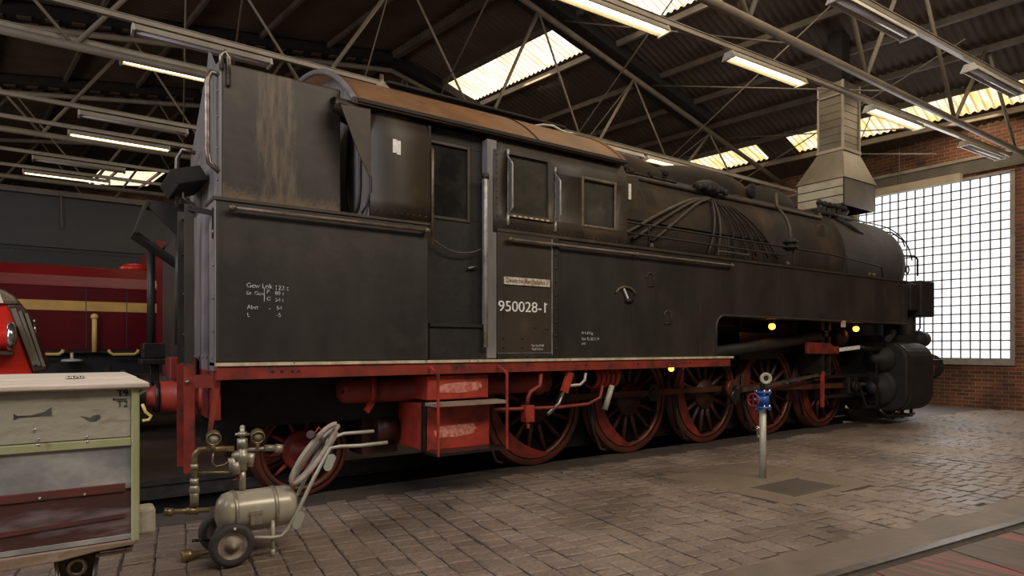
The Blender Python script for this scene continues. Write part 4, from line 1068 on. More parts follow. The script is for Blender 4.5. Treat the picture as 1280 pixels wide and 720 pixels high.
g=MB(); g.bar((xa+.05,.40,za-.02),(10.35,.40,.96),.022,.05); g.build('eccentric_rod','steel',P)
# slide bars, crosshead, motion bracket
g=MB(); g.box((10.2,.46,.86),(11.7,.58,.91)); g.box((10.2,.46,.53),(11.7,.58,.58)); g.build('slide_bar','grease',P)
g=MB(); g.box((11.02,.42,.58),(11.32,.62,.86)); g.cyl((11.15,.36,.72),(11.15,.42,.72),.10,20); g.cyl((11.15,.34,.72),(11.15,.36,.72),.05,12); g.build('crosshead','grease',P,bevel=.015)
MB().cyl((11.3,.52,.72),(11.95,.52,.72),.035,12).build('piston_rod','steel',P)
g=MB(); g.box((10.0,.35,.95),(10.10,.75,1.80)); g.box((10.22,.35,.95),(10.3,.75,1.80)); g.box((10.0,.35,1.55),(10.3,.75,1.65)); g.build('motion_bracket','grease',P)
a=at(1008,435,.33);b=at(1043,438,.33)
g=MB(); g.prism([(a.x,a.z-.09),(b.x-.12,b.z-.06),(b.x,b.z-.03),(b.x,b.z+.04),(b.x-.2,b.z+.12),(a.x,a.z+.09)],'y',.30,.36); g.cyl((b.x,.28,b.z),(b.x,.38,b.z),.07,16); g.build('radius_link','counter',P,bevel=.01)
MB().bar(at(1043,438,.30),at(1074,434,.30),.03,.06).build('valve_rod','white',P,label='pale painted valve rod')
MB().cyl(at(1074,434,.30),(11.8,.3,1.33),.035,10).build('valve_spindle','grease',P)
g=MB(); a=at(1028,464,.36);b=at(1028,509,.36); g.bar(a,b,.03,.07,up=(1,0,0)); g.build('hanging_link','redbright',P)
g=MB(); g.bar((11.25,.38,.75),(11.45,.36,.35),.03,.05); g.bar((11.45,.36,.35),(11.9,.34,.32),.03,.05); g.bar((11.75,.30,.35),(11.7,.3,1.25),.03,.05,up=(1,0,0)); g.build('combination_lever','grease',P)
g=MB(); g.cyl((7.3,.42,1.30),(10.0,.42,1.55),.09,14); g.build('steam_pipe','sooty',P)
g=MB(); c=at(1050,421,.5); g.sphere((c.x,.55,c.z),.18,8,(.8,1,1)); g.build('bracket_casting','wheel',P)
g=MB(); c=at(1053,405,.0); g.box((c.x-.045,-.03,c.z-.05),(c.x+.045,0.0,c.z+.05)); g.build('yellow_tag','cream',P)
g=MB(); a=at(917,405,.3); g.box((7.2,.25,1.66),(7.75,.28,1.69)); g.box((7.65,.2,1.66),(7.7,.3,1.78)); g.box((9.2,.6,1.3),(9.5,.8,1.75)); g.box((8.2,.6,1.2),(9.2,.9,1.6)); parts(g,'reverser_shaft','grease',P)
# brake gear: hangers beside wheels
for x in [5.32,6.88,8.43,9.98]:
    MB().tube([(x-.02,.72,.95),(x+.0,.70,.55),(x+.08,.70,.25)],.022,8).build('brake_hanger','grease',P)
for x in [3.78,5.33,6.9,8.45]:
    MB().tube([(x,.70,.70),(x+.04,.68,.35),(x+.14,.66,.12),(x+.22,.66,.10)],.018,8).build('sand_delivery_pipe','cab',P)
# springs at footplate, air reservoirs, small gear between steps and arch
zt_=.985
g=MB(); a=2.02; g.lathe((a,.38,zt_),(1,0,0),[(0,0),(.01,.07),(.05,.105),(.10,.115),(1.05,.115),(1.05,.12)],24); res=g.build('air_reservoir','red',P)
g=MB(); g.lathe((2.30,.38,zt_),(1,0,0),[(0,.116),(0,.135),(.05,.135),(.05,.116)],24); g.bar((2.32,.30,.88),(2.25,.28,.80),.03,.05); g.build('reservoir_strap','redbright',res)
MB().cyl((2.045,.30,.985),(2.03,.30,.985),.02,10).build('reservoir_plug','ink',res)
g=MB(); g.lathe((3.35,.33,1.0),(1,0,0),[(0,.11),(.85,.11),(.87,.135),(.92,.135),(.94,.11),(1.0,.11),(1.02,.09),(1.05,0)],24); g.build('front_air_reservoir','red',P)
# step boxes
g=MB(); g.box((2.74,.02,.89),(3.40,.50,1.12)); g.build('upper_step_box','redbright',P,bevel=.012)
g=MB(); g.box((2.70,.0,.43),(3.40,.60,.86)); sb=g.build('lower_step_box','redbright',P,bevel=.012)
g=MB(); g.box((2.68,.0,.43),(2.72,.04,.87)); g.box((2.66,.56,.43),(2.71,.62,.87)); parts(g,'step_box_edge','grease',sb)
def blob(x0,x1,z0,z1,y,name,par):
    rnd=random.Random(int(z0*100)); pts=[]
    n=28
    for i in range(n):
        a=2*PI*i/n; e=1+rnd.uniform(-.10,.10)
        cx2=(x0+x1)/2;cz2=(z0+z1)/2
        pts.append((cx2+(x1-x0)/2*math.copysign(abs(math.cos(a))**.5,math.cos(a))*e, cz2+(z1-z0)/2*math.copysign(abs(math.sin(a))**.6,math.sin(a))*e+ (.01*math.cos(a))))
    g=MB(); g.prism(pts,'y',y,y+.003); return g.build(name,'redscuff',par)
blob(2.83,3.31,.955,1.05,.0175,'worn_paint_patch',P); blob(2.80,3.24,.545,.655,-.0025,'worn_paint_patch',P)
for z in (.865,.425):
    g=MB(); g.box((2.70,-.20,z-.015),(3.48,.0,z+.012)); g.build('step_tread','oldbeam' if z>.5 else 'grease',P)
for x in (2.725,3.465):
    g=MB(); g.box((x-.009,-.21,.41),(x+.009,-.19,1.14)); g.bar((x,-.20,1.135),(x,-.05,1.20),.024,.02); g.build('step_hanger','redbright',P)
g=MB(); g.box((2.35,.62,.35),(2.72,.95,.80)); g.cyl((2.45,.6,.58),(2.65,.6,.58),.14,16); g.build('brake_cylinder','wheel',P)
# small gear right of the steps
g=MB(); g.tube([at(676,467,.0),at(675,482,.0),at(663,490,.0),at(660,497,.0),at(659,507,.0)],.022,8); g.build('curved_red_pipe','red',P)
g=MB(); c=at(660,517,.0); g.box((c.x-.055,-.04,c.z-.085),(c.x+.055,.05,c.z+.085)); g.cyl((c.x,0,c.z-.15),(c.x,0,c.z-.08),.02,8); g.build('lubricator_box','redbright',P,bevel=.006)
MB().bar(at(713,465,.0),at(705,490,.0),.04,.08,up=(1,0,0)).build('red_bracket','redbright',P)
MB().tube([at(704,490,.0),at(698,505,.0),at(684,518,.0)],.022,8).build('bracket_link','steel',P)
MB().tube([at(711,482,.0),at(725,481,.0),at(731,475,.0),at(732,466,.0)],.016,8).build('bent_grey_pipe','galv',P)
MB().tube([at(616,512,.0),at(650,511,.0),at(700,509,.0),at(735,505,.0),at(750,497,.0),at(753,482,.0)],.018,8).build('brake_pipe','red',P)
g=MB()
c=at(738,472,.25); 
for i in range(5): g.cyl((c.x+i*.075,.25,c.z),(c.x+i*.075+.045,.25,c.z),.125,18)
g.cyl((c.x,.25,c.z),(c.x+.38,.25,c.z),.10,18); g.build('finned_drum','redbright',P)
MB().tube([at(765,482,.1),at(756,512,.1)],.032,10).build('grey_sand_pipe','galv',P)
# lamps under the footplate
def bulb(px,py,Y,r=.035):
    c=at(px,py,Y); b=MB().sphere(c,r,8).build('inspection_lamp','bulb',P)
    MB().cyl(c+Vector((0,0,r*.8)),c+Vector((0,0,r*2)),r*.6,10).build('lamp_socket','grease',b)
    ld=bpy.data.lights.new('inspection_lamp_glow','POINT'); ld.energy=.35; ld.color=(1,.45,.15); ld.shadow_soft_size=.05
    lo=bpy.data.objects.new('inspection_lamp_glow',ld); COL.objects.link(lo); lo.location=c-Vector((0,.08,.03))
bulb(839,461,.05); bulb(965,408,.3,.05); bulb(1070,411,.3,.05)

# ================================================================== CRIMSON DIESEL BEHIND
yD=5.5
D=thing('diesel_locomotive',(-1,7,0),'crimson diesel locomotive with yellow stripe and yellow handrails behind the steam locomotive','locomotive')
a=at(0,375,yD);b=at(0,436,yD)
g=MB(); g.box((-4,yD,1.34),(4.2,8.4,2.22)); body=g.build('bonnet_side','crimson',D,bevel=.01)
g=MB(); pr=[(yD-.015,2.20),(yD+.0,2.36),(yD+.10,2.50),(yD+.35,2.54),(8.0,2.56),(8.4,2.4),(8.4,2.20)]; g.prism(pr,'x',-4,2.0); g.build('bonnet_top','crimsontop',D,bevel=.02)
zs1=at(118,377,yD).z; zs0=at(118,389,yD).z
g=MB(); g.box((-4,yD-.006,zs0),(4.2,yD,zs1)); g.build('yellow_stripe','yellow',D)
g=MB()
for px in (107,158): 
    X=at(px,400,yD).x; g.box((X,yD-.008,1.36),(X+.01,yD-.001,2.2))
g.build('bonnet_seam','ink',D)
g=MB(); g.box((1.15,yD-.02,1.34),(4.2,8.5,2.95)); g.build('cab_side','crimsontop',D)
g=MB(); g.box((-4,yD-.03,1.30),(4.2,yD+.1,1.34)); g.build('running_board','grease',D)
g=MB(); g.box((-4,yD+.1,.75),(4.2,8.2,1.30)); g.box((-4,yD,.95),(4.2,yD+.1,1.02)); g.box((-2.2,yD-.05,.5),(-.4,yD+.2,1.1)); g.build('underframe','tenderlow',D)
for x in (-2.6,-.2,2.2):
    g=MB(); g.lathe((x,yD+.2,.5),(0,-1,0),[(0,.5),(.1,.5),(.1,.42),(.07,.40),(.07,.1),(.1,.08),(.1,0)],28); g.build('wheel','sooty',D)
X=at(118,420,yD-.1); g=MB(); g.tube([(X.x,yD-.10,at(118,396,yD-.1).z),(X.x,yD-.10,at(118,440,yD-.1).z)],.030,10); g.sphere((X.x,yD-.10,at(118,396,yD-.1).z),.045,8); g.build('upright_handrail','yellowrail',D)
def ustep(pa,pb):
    p=at(pa,437,yD-.1);q=at(pb,437,yD-.1); z0=at(pa,443,yD-.1).z
    g=MB(); g.tube([(p.x,yD-.1,p.z),(p.x+.01,yD-.1,z0+.03),(p.x+.05,yD-.1,z0),(q.x-.05,yD-.1,z0),(q.x-.01,yD-.1,z0+.03),(q.x,yD-.1,p.z)],.020,8); g.build('step_rail','yellowrail',D)
ustep(136,173); ustep(38,79)
g=MB(); c=at(168,327,yD+.5); g.sphere((c.x,yD+.5,2.56),.20,10,(1,1,.42)); g.cyl((c.x,yD+.5,2.5),(c.x,yD+.5,2.58),.13,18); g.build('roof_vent_cap','scarlet',D)
g=MB(); g.box((-.35,yD+.2,2.54),(-.15,yD+.22,2.60)); g.box((.3,yD+.2,2.54),(.42,yD+.22,2.57)); g.build('bonnet_handle','grease',D)
g=MB(); c=at(90,452,yD-.2); g.cyl((c.x,yD-.1,c.z),(c.x,yD-.1,c.z+.12),.02,8); g.lathe((c.x,yD-.1,c.z),(0,0,1),[(0,.0),(.0,.13),(.03,.12),(.04,0)],18); g.build('filler_cap','galv',D)
text('4','number_mark',.16,(at(189,360,yD).x,yD-.024,at(189,360,yD).z),'yellow',D)

# black tender far behind
T=thing('locomotive_tender',(-1,11,0),'dark grey steam locomotive tender with riveted lower sheet behind the crimson diesel','tender')
g=MB(); g.box((-4,9.5,3.28),(3.2,12,4.22)); g.build('upper_sheet','tender',T,bevel=.02)
g=MB(); g.box((-4,9.52,1.2),(3.2,12,3.28)); g.build('lower_sheet','tenderlow',T)
g=MB(); g.box((-4,9.42,4.20),(3.2,9.6,4.30)); g.build('tender_ledge','trussdark',T)
g=MB(); g.box((-4,9.48,3.24),(3.2,9.52,3.30)); g.build('tender_seam','tender',T)
g=MB()
for i in range(90): g.sphere((-1.4+i*.045,9.515,3.17),.011,4)
g.build('rivet_row','tender',T)
g=MB(); g.tube(sag((.0,9.4,4.2),(.02,9.4,3.6),.02),.012,6); g.build('hanging_cord','trussdark',T)
for x in (-3,-1,1,2.6):
    g=MB(); g.lathe((x,9.7,.5),(0,-1,0),[(0,.5),(.1,.5),(.1,.42),(.07,.40),(.07,.1),(.1,.08),(.1,0)],28); g.build('wheel','sooty',T)

# ================================================================== SCARLET RAIL TROLLEY (left edge)
def build_trolley():
    Y0=1.55  # near side plane
    t=thing('motor_trolley',(-1.1,2.2,0),'scarlet motor trolley with rounded canopy and chrome ringed headlamp, cut by left edge','vehicle')
    Pp=lambda px,py:(lambda c:(c.x,c.z))(at(px,py,Y0))
    # body side
    body=[Pp(-90,466),Pp(-90,380),Pp(8,380),Pp(14,382),Pp(41,466)]
    lo=[(body[0][0],.35),(body[-1][0]+.02,.35)]
    g=MB(); g.prism([lo[0]]+body[1:4]+[body[4],lo[1]],'y',Y0,Y0+1.2); g.build('body','scarlet',t,bevel=.02)
    # canopy
    can=[Pp(-90,382),Pp(-90,358),Pp(-10,358),Pp(6,363),Pp(18,370),Pp(26,381)]
    g=MB(); g.prism(can,'y',Y0-.03,Y0+1.25); g.build('canopy','olive',t,bevel=.03)
    g=MB(); g.prism([Pp(-90,379),Pp(-90,360),Pp(-2,361),Pp(5,379)],'y',Y0-.036,Y0-.02); g.build('canopy_panel','creamp',t)
    # slanted radiator front
    f=[Pp(9,381),Pp(28,381),Pp(34,392),Pp(60,462),Pp(42,466)]
    g=MB(); g.prism(f,'y',Y0-.03,Y0+1.15); g.build('grille_housing','grille',t,bevel=.015)
    g=MB(); 
    for k in range(3):
        a=Pp(17+8*k,386+3*k);b=Pp(44+5.5*k,456+1*k)
        g.bar((a[0],Y0-.035,a[1]),(b[0],Y0-.035,b[1]),.02,.022+.012*(k==0))
    g.build('grille_bar','grilleb',t)
    # headlamp drum
    c=at(-14,421,Y0-.12); e=at(13,421,Y0-.12)
    r=.105
    g=MB(); g.lathe(c,(1,0,0),[(-.12,.0),(-.10,r*.8),(0,r),(e.x-c.x,r)],28); g.build('headlamp','scarlet',t)
    g=MB(); g.lathe((e.x,e.y,e.z),(1,0,0),[(-.02,r),(-.015,r+.018),(.02,r+.018),(.03,r),(.035,r*.8),(.045,0)],28); g.build('headlamp_rim','chrome',t)
    g=MB(); g.box((c.x-.1,Y0-.16,c.z-r-.04),(e.x+.02,Y0,c.z-r-.01)); g.build('headlamp_bracket','grille',t)
    g=MB(); c=at(42,402,Y0+.3); g.sphere(c,.022,8); g.cyl(c,(c.x+.02,c.y,c.z-.16),.012,8); g.build('radiator_cap','chrome',t)
    for x in (-1.5,-.55):
        g=MB(); g.lathe((x,Y0+.15,.3),(0,-1,0),[(0,.3),(.08,.3),(.08,.24),(.05,.22),(.05,0)],24); g.build('wheel','grease',t)
build_trolley()

# ================================================================== TOOL CHEST TROLLEY
def build_chest():
    Yf=-2.2; zt=1.238; Xr=.265; Xl=-1.3; Yb=-1.05; zb=.615
    t=thing('tool_chest_trolley',(-.5,-1.6,0),'weathered grey-green wooden tool chest on a wheeled trolley, marked T9 and T2','tool chest')
    # lid: two boards
    Yp=Yf-.03
    for (a,b,dz) in ((Yp,-1.72,0),(-1.705,Yb+.02,.004)):
        g=MB(); g.box((Xl,a,zt-.022),(Xr+.03,b,zt+dz)); g.build('lid_board','cratetop',t,bevel=.006)
    g=MB(); g.box((Xl,Yp+.016,zt-.028),(Xr+.02,Yp+.05,zt-.022)); g.build('lid_moulding','cratewood',t,bevel=.008)
    pz=lambda py,px=100: at(px,py,Yf).z
    z1=zt-.026; z2=at(160,546,Yf).z; z3=at(160,610,Yf).z; z4=at(160,672,Yf).z
    xp=at(164,500,Yf).x
    g=MB(); g.box((Xl,Yf,z2+.0),(xp,Yf+.03,z1)); g.build('upper_board','cratewood',t,bevel=.003)
    g=MB(); g.box((Xl,Yf-.006,z2-.035),(xp+.0,Yf+.03,z2-.003)); g.build('green_rail','crategreen',t,bevel=.003)
    g=MB(); g.box((Xl,Yf+.004,z3),(xp-.0,Yf+.03,z2-.035)); g.build('slate_panel','slate',t)
    g=MB(); g.box((Xl,Yf-.004,z3-.012),(xp-.02,Yf+.02,z3+.022)); g.build('rusty_batten','rustyboard',t,bevel=.003)
    g=MB(); g.box((Xl,Yf+.002,zb),(xp,Yf+.03,z3-.012)); g.build('maroon_panel','maroon',t)
    g=MB(); g.prism([(Xl,zb+.018),(Xl,zb+.040),(xp-.02,z4+.10),(xp-.02,z4+.085)],'y',Yf-.003,Yf+.01); g.build('red_splash_board','rustyboard',t)
    g=MB(); g.box((Xl,Yf-.006,zb-.006),(xp+.0,Yf+.01,zb+.012)); g.build('lower_batten','slate',t)
    g=MB(); g.box((xp,Yf-.012,zb-.02),(Xr-.005,Yf+.04,z1)); g.build('corner_post','crategreen',t,bevel=.006)
    g=MB(); g.box((Xr-.02,Yf+.04,zb),(Xr,Yb,z1)); g.build('end_board','crategreen',t)
    g=MB(); g.box((Xl,Yb-.03,zb),(Xr,Yb,z1)); g.box((Xl,Yf+.03,zb),(Xr-.02,Yb,zb+.02)); g.build('back_board','cratewood',t)
    g=MB(); g.box((Xr-.01,Yf+.0,zb-.005),(Xr+.055,Yf+.09,zb+.11)); g.build('corner_block','cratewood',t,bevel=.015)
    q_=lambda px,py:(at(px,py,Yf-.02).x,at(px,py,Yf-.02).z)
    g=MB(); g.prism([(Xl,zb-.01),(xp+.02,zb-.01),q_(168,681),q_(120,690),q_(75,702),q_(0,716),(Xl,q_(0,716)[1]-.06)],'y',Yf-.02,Yf+.05); g.build('chassis_beam','oldbeam',t,bevel=.005)
    g=MB(); g.box((Xl,Yf+.06,zb-.06),(Xr-.02,Yb,zb-.03)); g.build('chassis','sooty',t)
    g=MB(); g.tube([(xp-.12,Yf+.02,zb-.06),(Xr-.03,Yf+.02,zb-.06),(Xr-.03,Yf+.02,zb-.01)],.008,6); g.build('chassis_stay','oldbeam',t)
    # axle guard and wheels
    for xg in (.052,-1.0):
        g=MB(); g.prism([(xg-.065,zb-.05),(xg+.065,zb-.05),(xg+.035,.30),(xg-.035,.30)],'y',Yf+.05,Yf+.07); ag=g.build('axle_guard','grease',t)
        g=MB(); g.tube([(xg-.068,Yf+.045,zb-.05),(xg-.038,Yf+.045,.30)],.010,6); g.tube([(xg+.068,Yf+.045,zb-.05),(xg+.038,Yf+.045,.30)],.010,6); g.tube([(xg+.028*math.cos(a),Yf+.045,.515+.030*math.sin(a)) for a in [2*PI*i/14 for i in range(14)]],.010,6,closed=True); g.build('guard_rib','steel',ag)
    for xw in (-.06,-1.1):
        g=MB(); g.lathe((xw,Yf+.22,.21),(0,-1,0),[(0,.21),(.05,.21),(.05,.17),(.03,.16),(.03,.05),(.07,.04),(.07,0)],28); g.build('wheel','grease',t)
        text('T9','stencil_lettering',.036,(at(146,495.5,Yf).x,Yf-.001,at(146,495.5,Yf).z),'ink',t)
    text('Bommern','stencil_lettering',.0125,(at(141,500.2,Yf).x,Yf-.001,at(141,500.2,Yf).z),'ink',t,xs=1.0)
    text('T2','stencil_lettering',.036,(at(146,508.5,Yf).x,Yf-.001,at(146,508.5,Yf).z),'ink',t)
    # black smudges around the handle holes
    def sm(pts):
        g=MB(); g.prism([(lambda c:(c.x,c.z))(at(px,py,Yf)) for px,py in pts],'y',Yf-.0015,Yf+.001); g.build('soot_smudge','smudge',t)
    sm([(17,517),(22,520),(40,519),(55,515),(64,509),(65,520),(52,520),(40,521),(24,522),(17,525)])
    sm([(100,520),(112,522),(118,519),(124,518),(126,522),(121,526),(113,527),(106,523)])
    g=MB()
    for px,py in ((49,549),(109,546),(48,556),(109,552),(50,623),(106,618),(44,537),):
        c=at(px,py,Yf); g.sphere((c.x,Yf-.006,c.z),.005,5,(1,.5,1))
    parts(g,'screw','chrome',t)
    g=MB(); c=at(88,470,Yf); 
    for dx in (-.02,.0,.025): g.sphere((.05+dx,-1.71,zt+.006),.012,6,(1.2,1,.6))
    g.build('lid_nail','chrome',t)
    MB().tube([(Xr+.02,-1.6,zt-.04),(Xr+.06,-1.6,zt-.02),(Xr+.07,-1.6,zt-.07),(Xr+.03,-1.6,zt-.10)],.008,6).build('lid_hook','chrome',t)
build_chest()
g=MB(); g.obox((-.25,-2.28,.44),(.36,0,.02),(0,.05,0),(0,0,.01)); o=g.build('loose_plank','plank',base=(-.25,-2.28,.44)); tag(o,'fresh yellow plank end lying under the tool chest at bottom left','plank')
# yellow bent handle behind the chest
g=MB(); g.tube([at(178,505,-.4),at(182,515,-.4),at(189,520,-.4),at(186,525,-.4),at(178,526,-.4)],.010,8); o=g.build('yellow_hook','yellowrail',base=at(183,526,-.4)); tag(o,'bent yellow rod poking out behind the tool chest end','rod')

# ================================================================== AIR RECEIVER CART
def build_cart():
    Yc=-.72
    t=thing('air_receiver_cart',(1.1,Yc,0),'cream compressed air receiver on a two-wheeled hand cart with brass pipes and gauges','air cart')
    A=lambda px,py,Y=Yc: at(px,py,Y)
    a=A(268,637);b=A(371,635); r=.135; zc=(a.z+b.z)/2
    g=MB(); L=b.x-a.x
    g.lathe((a.x,Yc,zc),(1,0,0),[(0,0),(.005,.04),(.02,.09),(.05,.125),(.08,r),(L-.08,r),(L-.05,.125),(L-.02,.09),(L-.005,.04),(L,0)],32); tk=g.build('air_tank','tank',t)
    for px in (297,347):
        x=A(px,636,Yc-r).x
        g=MB(); g.lathe((x,Yc,zc),(1,0,0),[(-.012,r+.001),(-.012,r+.006),(.012,r+.006),(.012,r+.001)],32); g.cyl((x,Yc-r-.02,zc-.03),(x,Yc-r,zc-.03),.01,8); g.build('tank_strap','valve',tk)
    x=A(320,644,Yc-r).x; g=MB(); g.box((x-.035,Yc-r-.012,zc-.065),(x+.035,Yc-r+.05,zc+.01)); g.box((x-.04,Yc-r-.016,zc-.0),(x+.04,Yc-r+.03,zc+.022)); g.build('rating_plate','valve',tk)
    # wheels
    wl=[A(290,684,-.89),None]
    for k,Yw in enumerate((-.89,-.52)):
        R=.135; x=wl[0].x; z=R+.0
        g=MB(); g.lathe((x,Yw,z),(0,-1,0),[(-.03,R*.66),(-.035,R*.8),(-.03,R*.94),(-.012,R),(.012,R),(.03,R*.94),(.035,R*.8),(.03,R*.66)],32); w=g.build('tyre','rubber',t)
        g=MB(); g.lathe((x,Yw,z),(0,-1,0),[(-.02,R*.68),(.025,R*.68),(.022,R*.6),(.005,R*.52),(.005,R*.32),(.02,R*.28),(.035,R*.16),(.05,R*.13),(.052,0)],28); g.build('wheel_rim','rim',w)
        MB().cyl((x+.01,Yw-.037,z+R*.8),(x+.01,Yw-.032,z+R*.8),.009,8).build('valve_mark','white',w)
    g=MB(); g.cyl((wl[0].x,-.89,.135),(wl[0].x,-.52,.135),.014,10); g.bar((wl[0].x,-.8,.135),(wl[0].x+.05,-.75,.24),.02,.03); g.bar((wl[0].x,-.6,.135),(wl[0].x+.05,-.65,.24),.02,.03); g.build('axle','grease',t)
    # frame and handles
    for dY,pz in ((-.86,0),(-.58,1)):
        if pz==0: pts=[A(300,672,dY),A(340,672,dY),A(355,668,dY),A(366,650,dY),A(380,620,dY),A(400,580,dY),A(420,545,dY),A(427,540,dY),A(484,552,dY)]
        else: pts=[A(330,660,dY),A(368,630,dY),A(385,600,dY),A(410,560,dY),A(422,546,dY),A(440,542,dY),A(467,538,dY)]
        g=MB(); 
        if pz==0:
            g.tube([A(300,672,dY),A(340,672,dY),A(352,670,dY),A(361,660,dY),A(372,640,dY),A(392,598,dY),A(413,560,dY),A(425,558,dY),A(450,557,dY),A(484,553,dY)],.013,10)
        else:
            g.tube([A(335,650,dY),A(372,618,dY),A(395,572,dY),A(412,548,dY),A(430,542,dY),A(467,539,dY)],.013,10)
        g.build('handle_tube','galv',t)
    for (px,py) in ((373,650),(412,578)):
        c=A(px,py,-.88); d=Vector((.017,0,.05))
        g=MB(); pts=[]
        ax=Vector((.4,0,.9)).normalized(); rx=Vector((.9,0,-.4)).normalized()
        for i in range(20):
            an=2*PI*i/20; q=c+rx*.030*math.cos(an)+ax*(.030*math.sin(an)+.030*(1 if math.sin(an)>0 else -1)); pts.append((q.x,q.z))
        g.prism(pts,'y',-.885,-.879); g.build('oval_tag','tag',t)
    x=A(341,660,-.84).x; g=MB(); g.cyl((x,-.84,A(341,693,-.84).z),(x,-.84,.24),.013,10); g.cyl((x,-.84,.0),(x,-.84,.05),.016,10); g.build('support_leg','galv',t)
    MB().cyl((x,-.84,.0),(x,-.84,.2),.009,8).build('leg_rod','brass',t)
    # pipework
    g=MB(); g.tube([A(345,620),A(262,634),A(256,636)],.012,8); 
    g=MB(); g.tube([A(205,640),A(262,637)],.016,10); g.cyl(A(205,640),A(216,640),.026,10); g.cyl(A(232,639),A(248,638),.024,10); g.build('bottom_pipe','brass',t)
    g=MB(); g.tube([A(243,637),A(243,575),A(244,568),A(249,562),A(256,561),A(292,561)],.019,10); g.build('riser_pipe','brass',t)
    g=MB(); g.cyl(A(243,632),A(243,612),.026,12); g.sphere(A(243,612),.032,8,(1,1,1.2)); g.cyl(A(243,606),A(243,598),.026,10); g.cyl(A(243,586),A(243,580),.024,10); g.build('pipe_union','valve',t)
    g=MB(); g.tube([A(243,591),A(300,590)],.008,8); g.build('cross_pipe','brass',t)
    g=MB(); c=A(303,612); g.cyl(A(303,612),A(303,586),.022,12); g.cyl(A(303,588),A(303,560),.030,14); g.sphere(A(303,572),.045,8,(1,1,1.1)); g.cyl(A(303,560),A(303,548),.036,6); g.cyl(A(303,548),A(303,534),.016,10); g.cyl(A(294,543),A(312,543),.009,8); g.cyl(A(303,540),A(303,545),.028,12); g.sphere(A(303,534),.016,6)
    g.cyl(A(290,572),A(292,590),.026,12); g.cyl(A(294,577),A(296,592),.03,12); g.cyl(A(314,566),A(312,583),.026,12); g.sphere(A(296,570),.035,8); g.build('valve_body','valve',t)
    g=MB(); c=A(296,600); g.tube([A(291,600),A(301,599)],.007,6); g.cyl(A(296,594),A(296,600),.008,6); g.build('red_tap','handwheel',t)
    for (px,py,Yg) in ((267,547,Yc-.03),(322,545,Yc-.03)):
        c=A(px,py,Yg); dirv=Vector((-.1,-1,-.35)).normalized()
        g=MB(); g.lathe(c,dirv,[(-.03,0),(-.03,.043),(.022,.046),(.028,.044),(.028,.038),(.020,.036)],24); ga=g.build('pressure_gauge','brass',t)
        g=MB(); g.lathe(c,dirv,[(.020,0),(.0205,.0375),(.021,.0)],24); g.build('gauge_dial','white' if px<300 else 'hoodslat',ga)
        g=MB(); g.cyl(c-Vector((0,0,.04)),c-Vector((0,0,.085)),.012,8); g.build('gauge_stem','brass',ga)
    g=MB(); g.tube([A(308,562),A(345,560)],.014,10); g.cyl(A(330,560),A(344,560),.022,12); g.cyl(A(344,560),A(352,561),.030,12); g.build('outlet_coupling','valve',t)
    g=MB(); g.tube([A(267,565),A(265,578),A(270,583),A(280,581),A(290,574)],.006,6); g.build('copper_tube','brass',t)
    g=MB(); g.tube([A(240,676,-.62),A(262,675,-.62)],.010,8); g.build('floor_stub','grease',t)
build_cart()
# brass hose coupling on the floor
g=MB(); c=at(233,674,-.62); c.z=.035
g.lathe(c,(1,0,0),[(-.03,.0),(-.03,.030),(-.02,.042),(.0,.036),(.01,.045),(.03,.04),(.04,.02),(.12,.015),(.20,.012),(.2,0)],18)
o=g.build('hose_coupling','brass',base=(c.x,c.y,0)); tag(o,'brass hose coupling lying on the floor left of the small rubber wheel','coupling')
# hose coil hung on the cart handles
def build_hose():
    # elongated coil leaning with the handles, in a plane facing the camera
    pts=[]
    top=at(428,535,-.80); bot=at(368,608,-.80)
    turns=[(at(421,530,-.86),at(366,606,-.86),.056),(at(428,534,-.80),at(368,606,-.80),.046),(at(414,548,-.76),at(372,612,-.76),.03)]
    P_=[]
    for k in range(3):
        a,b,w=turns[k]; d=(b-a); L=d.length/2; dn=d.normalized(); c=(a+b)/2; nrm=Vector((dn.z,0,-dn.x)).normalized()
        for i in range(24):
            an=2*PI*i/24-PI/2*0
            P_.append(c-dn*L*math.cos(an)+nrm*w*math.sin(an)+Vector((0,(k*.05)+.012*math.sin(an)+.05*i/24,0)))
    P_.append(at(402,546,-.80)); P_.append(at(392,545,-.82))
    # smooth
    for _ in range(2): P_=[P_[0]]+[(P_[i-1]+P_[i]*2+P_[i+1])/4 for i in range(1,len(P_)-1)]+[P_[-1]]
    t=thing('air_hose',at(400,575,-.8),'grey fabric air hose coiled over the cart handles','hose')
    g=MB(); g.tube(P_,.019,12); g.build('hose_coil','hose',t)
    g=MB(); e=P_[-1]; d=(P_[-1]-P_[-4]).normalized(); g.cyl(e-d*.02,e+d*.05,.024,12); g.cyl(e+d*.05,e+d*.07,.028,12); h=g.build('hose_end','wheel',t)
    g=MB(); g.tube([e+Vector((.0,-.02,.02)),e+Vector((.03,-.02,.06)),e+Vector((.05,-.02,.03))],.006,6); g.build('red_clip','redbright',t)
build_hose()

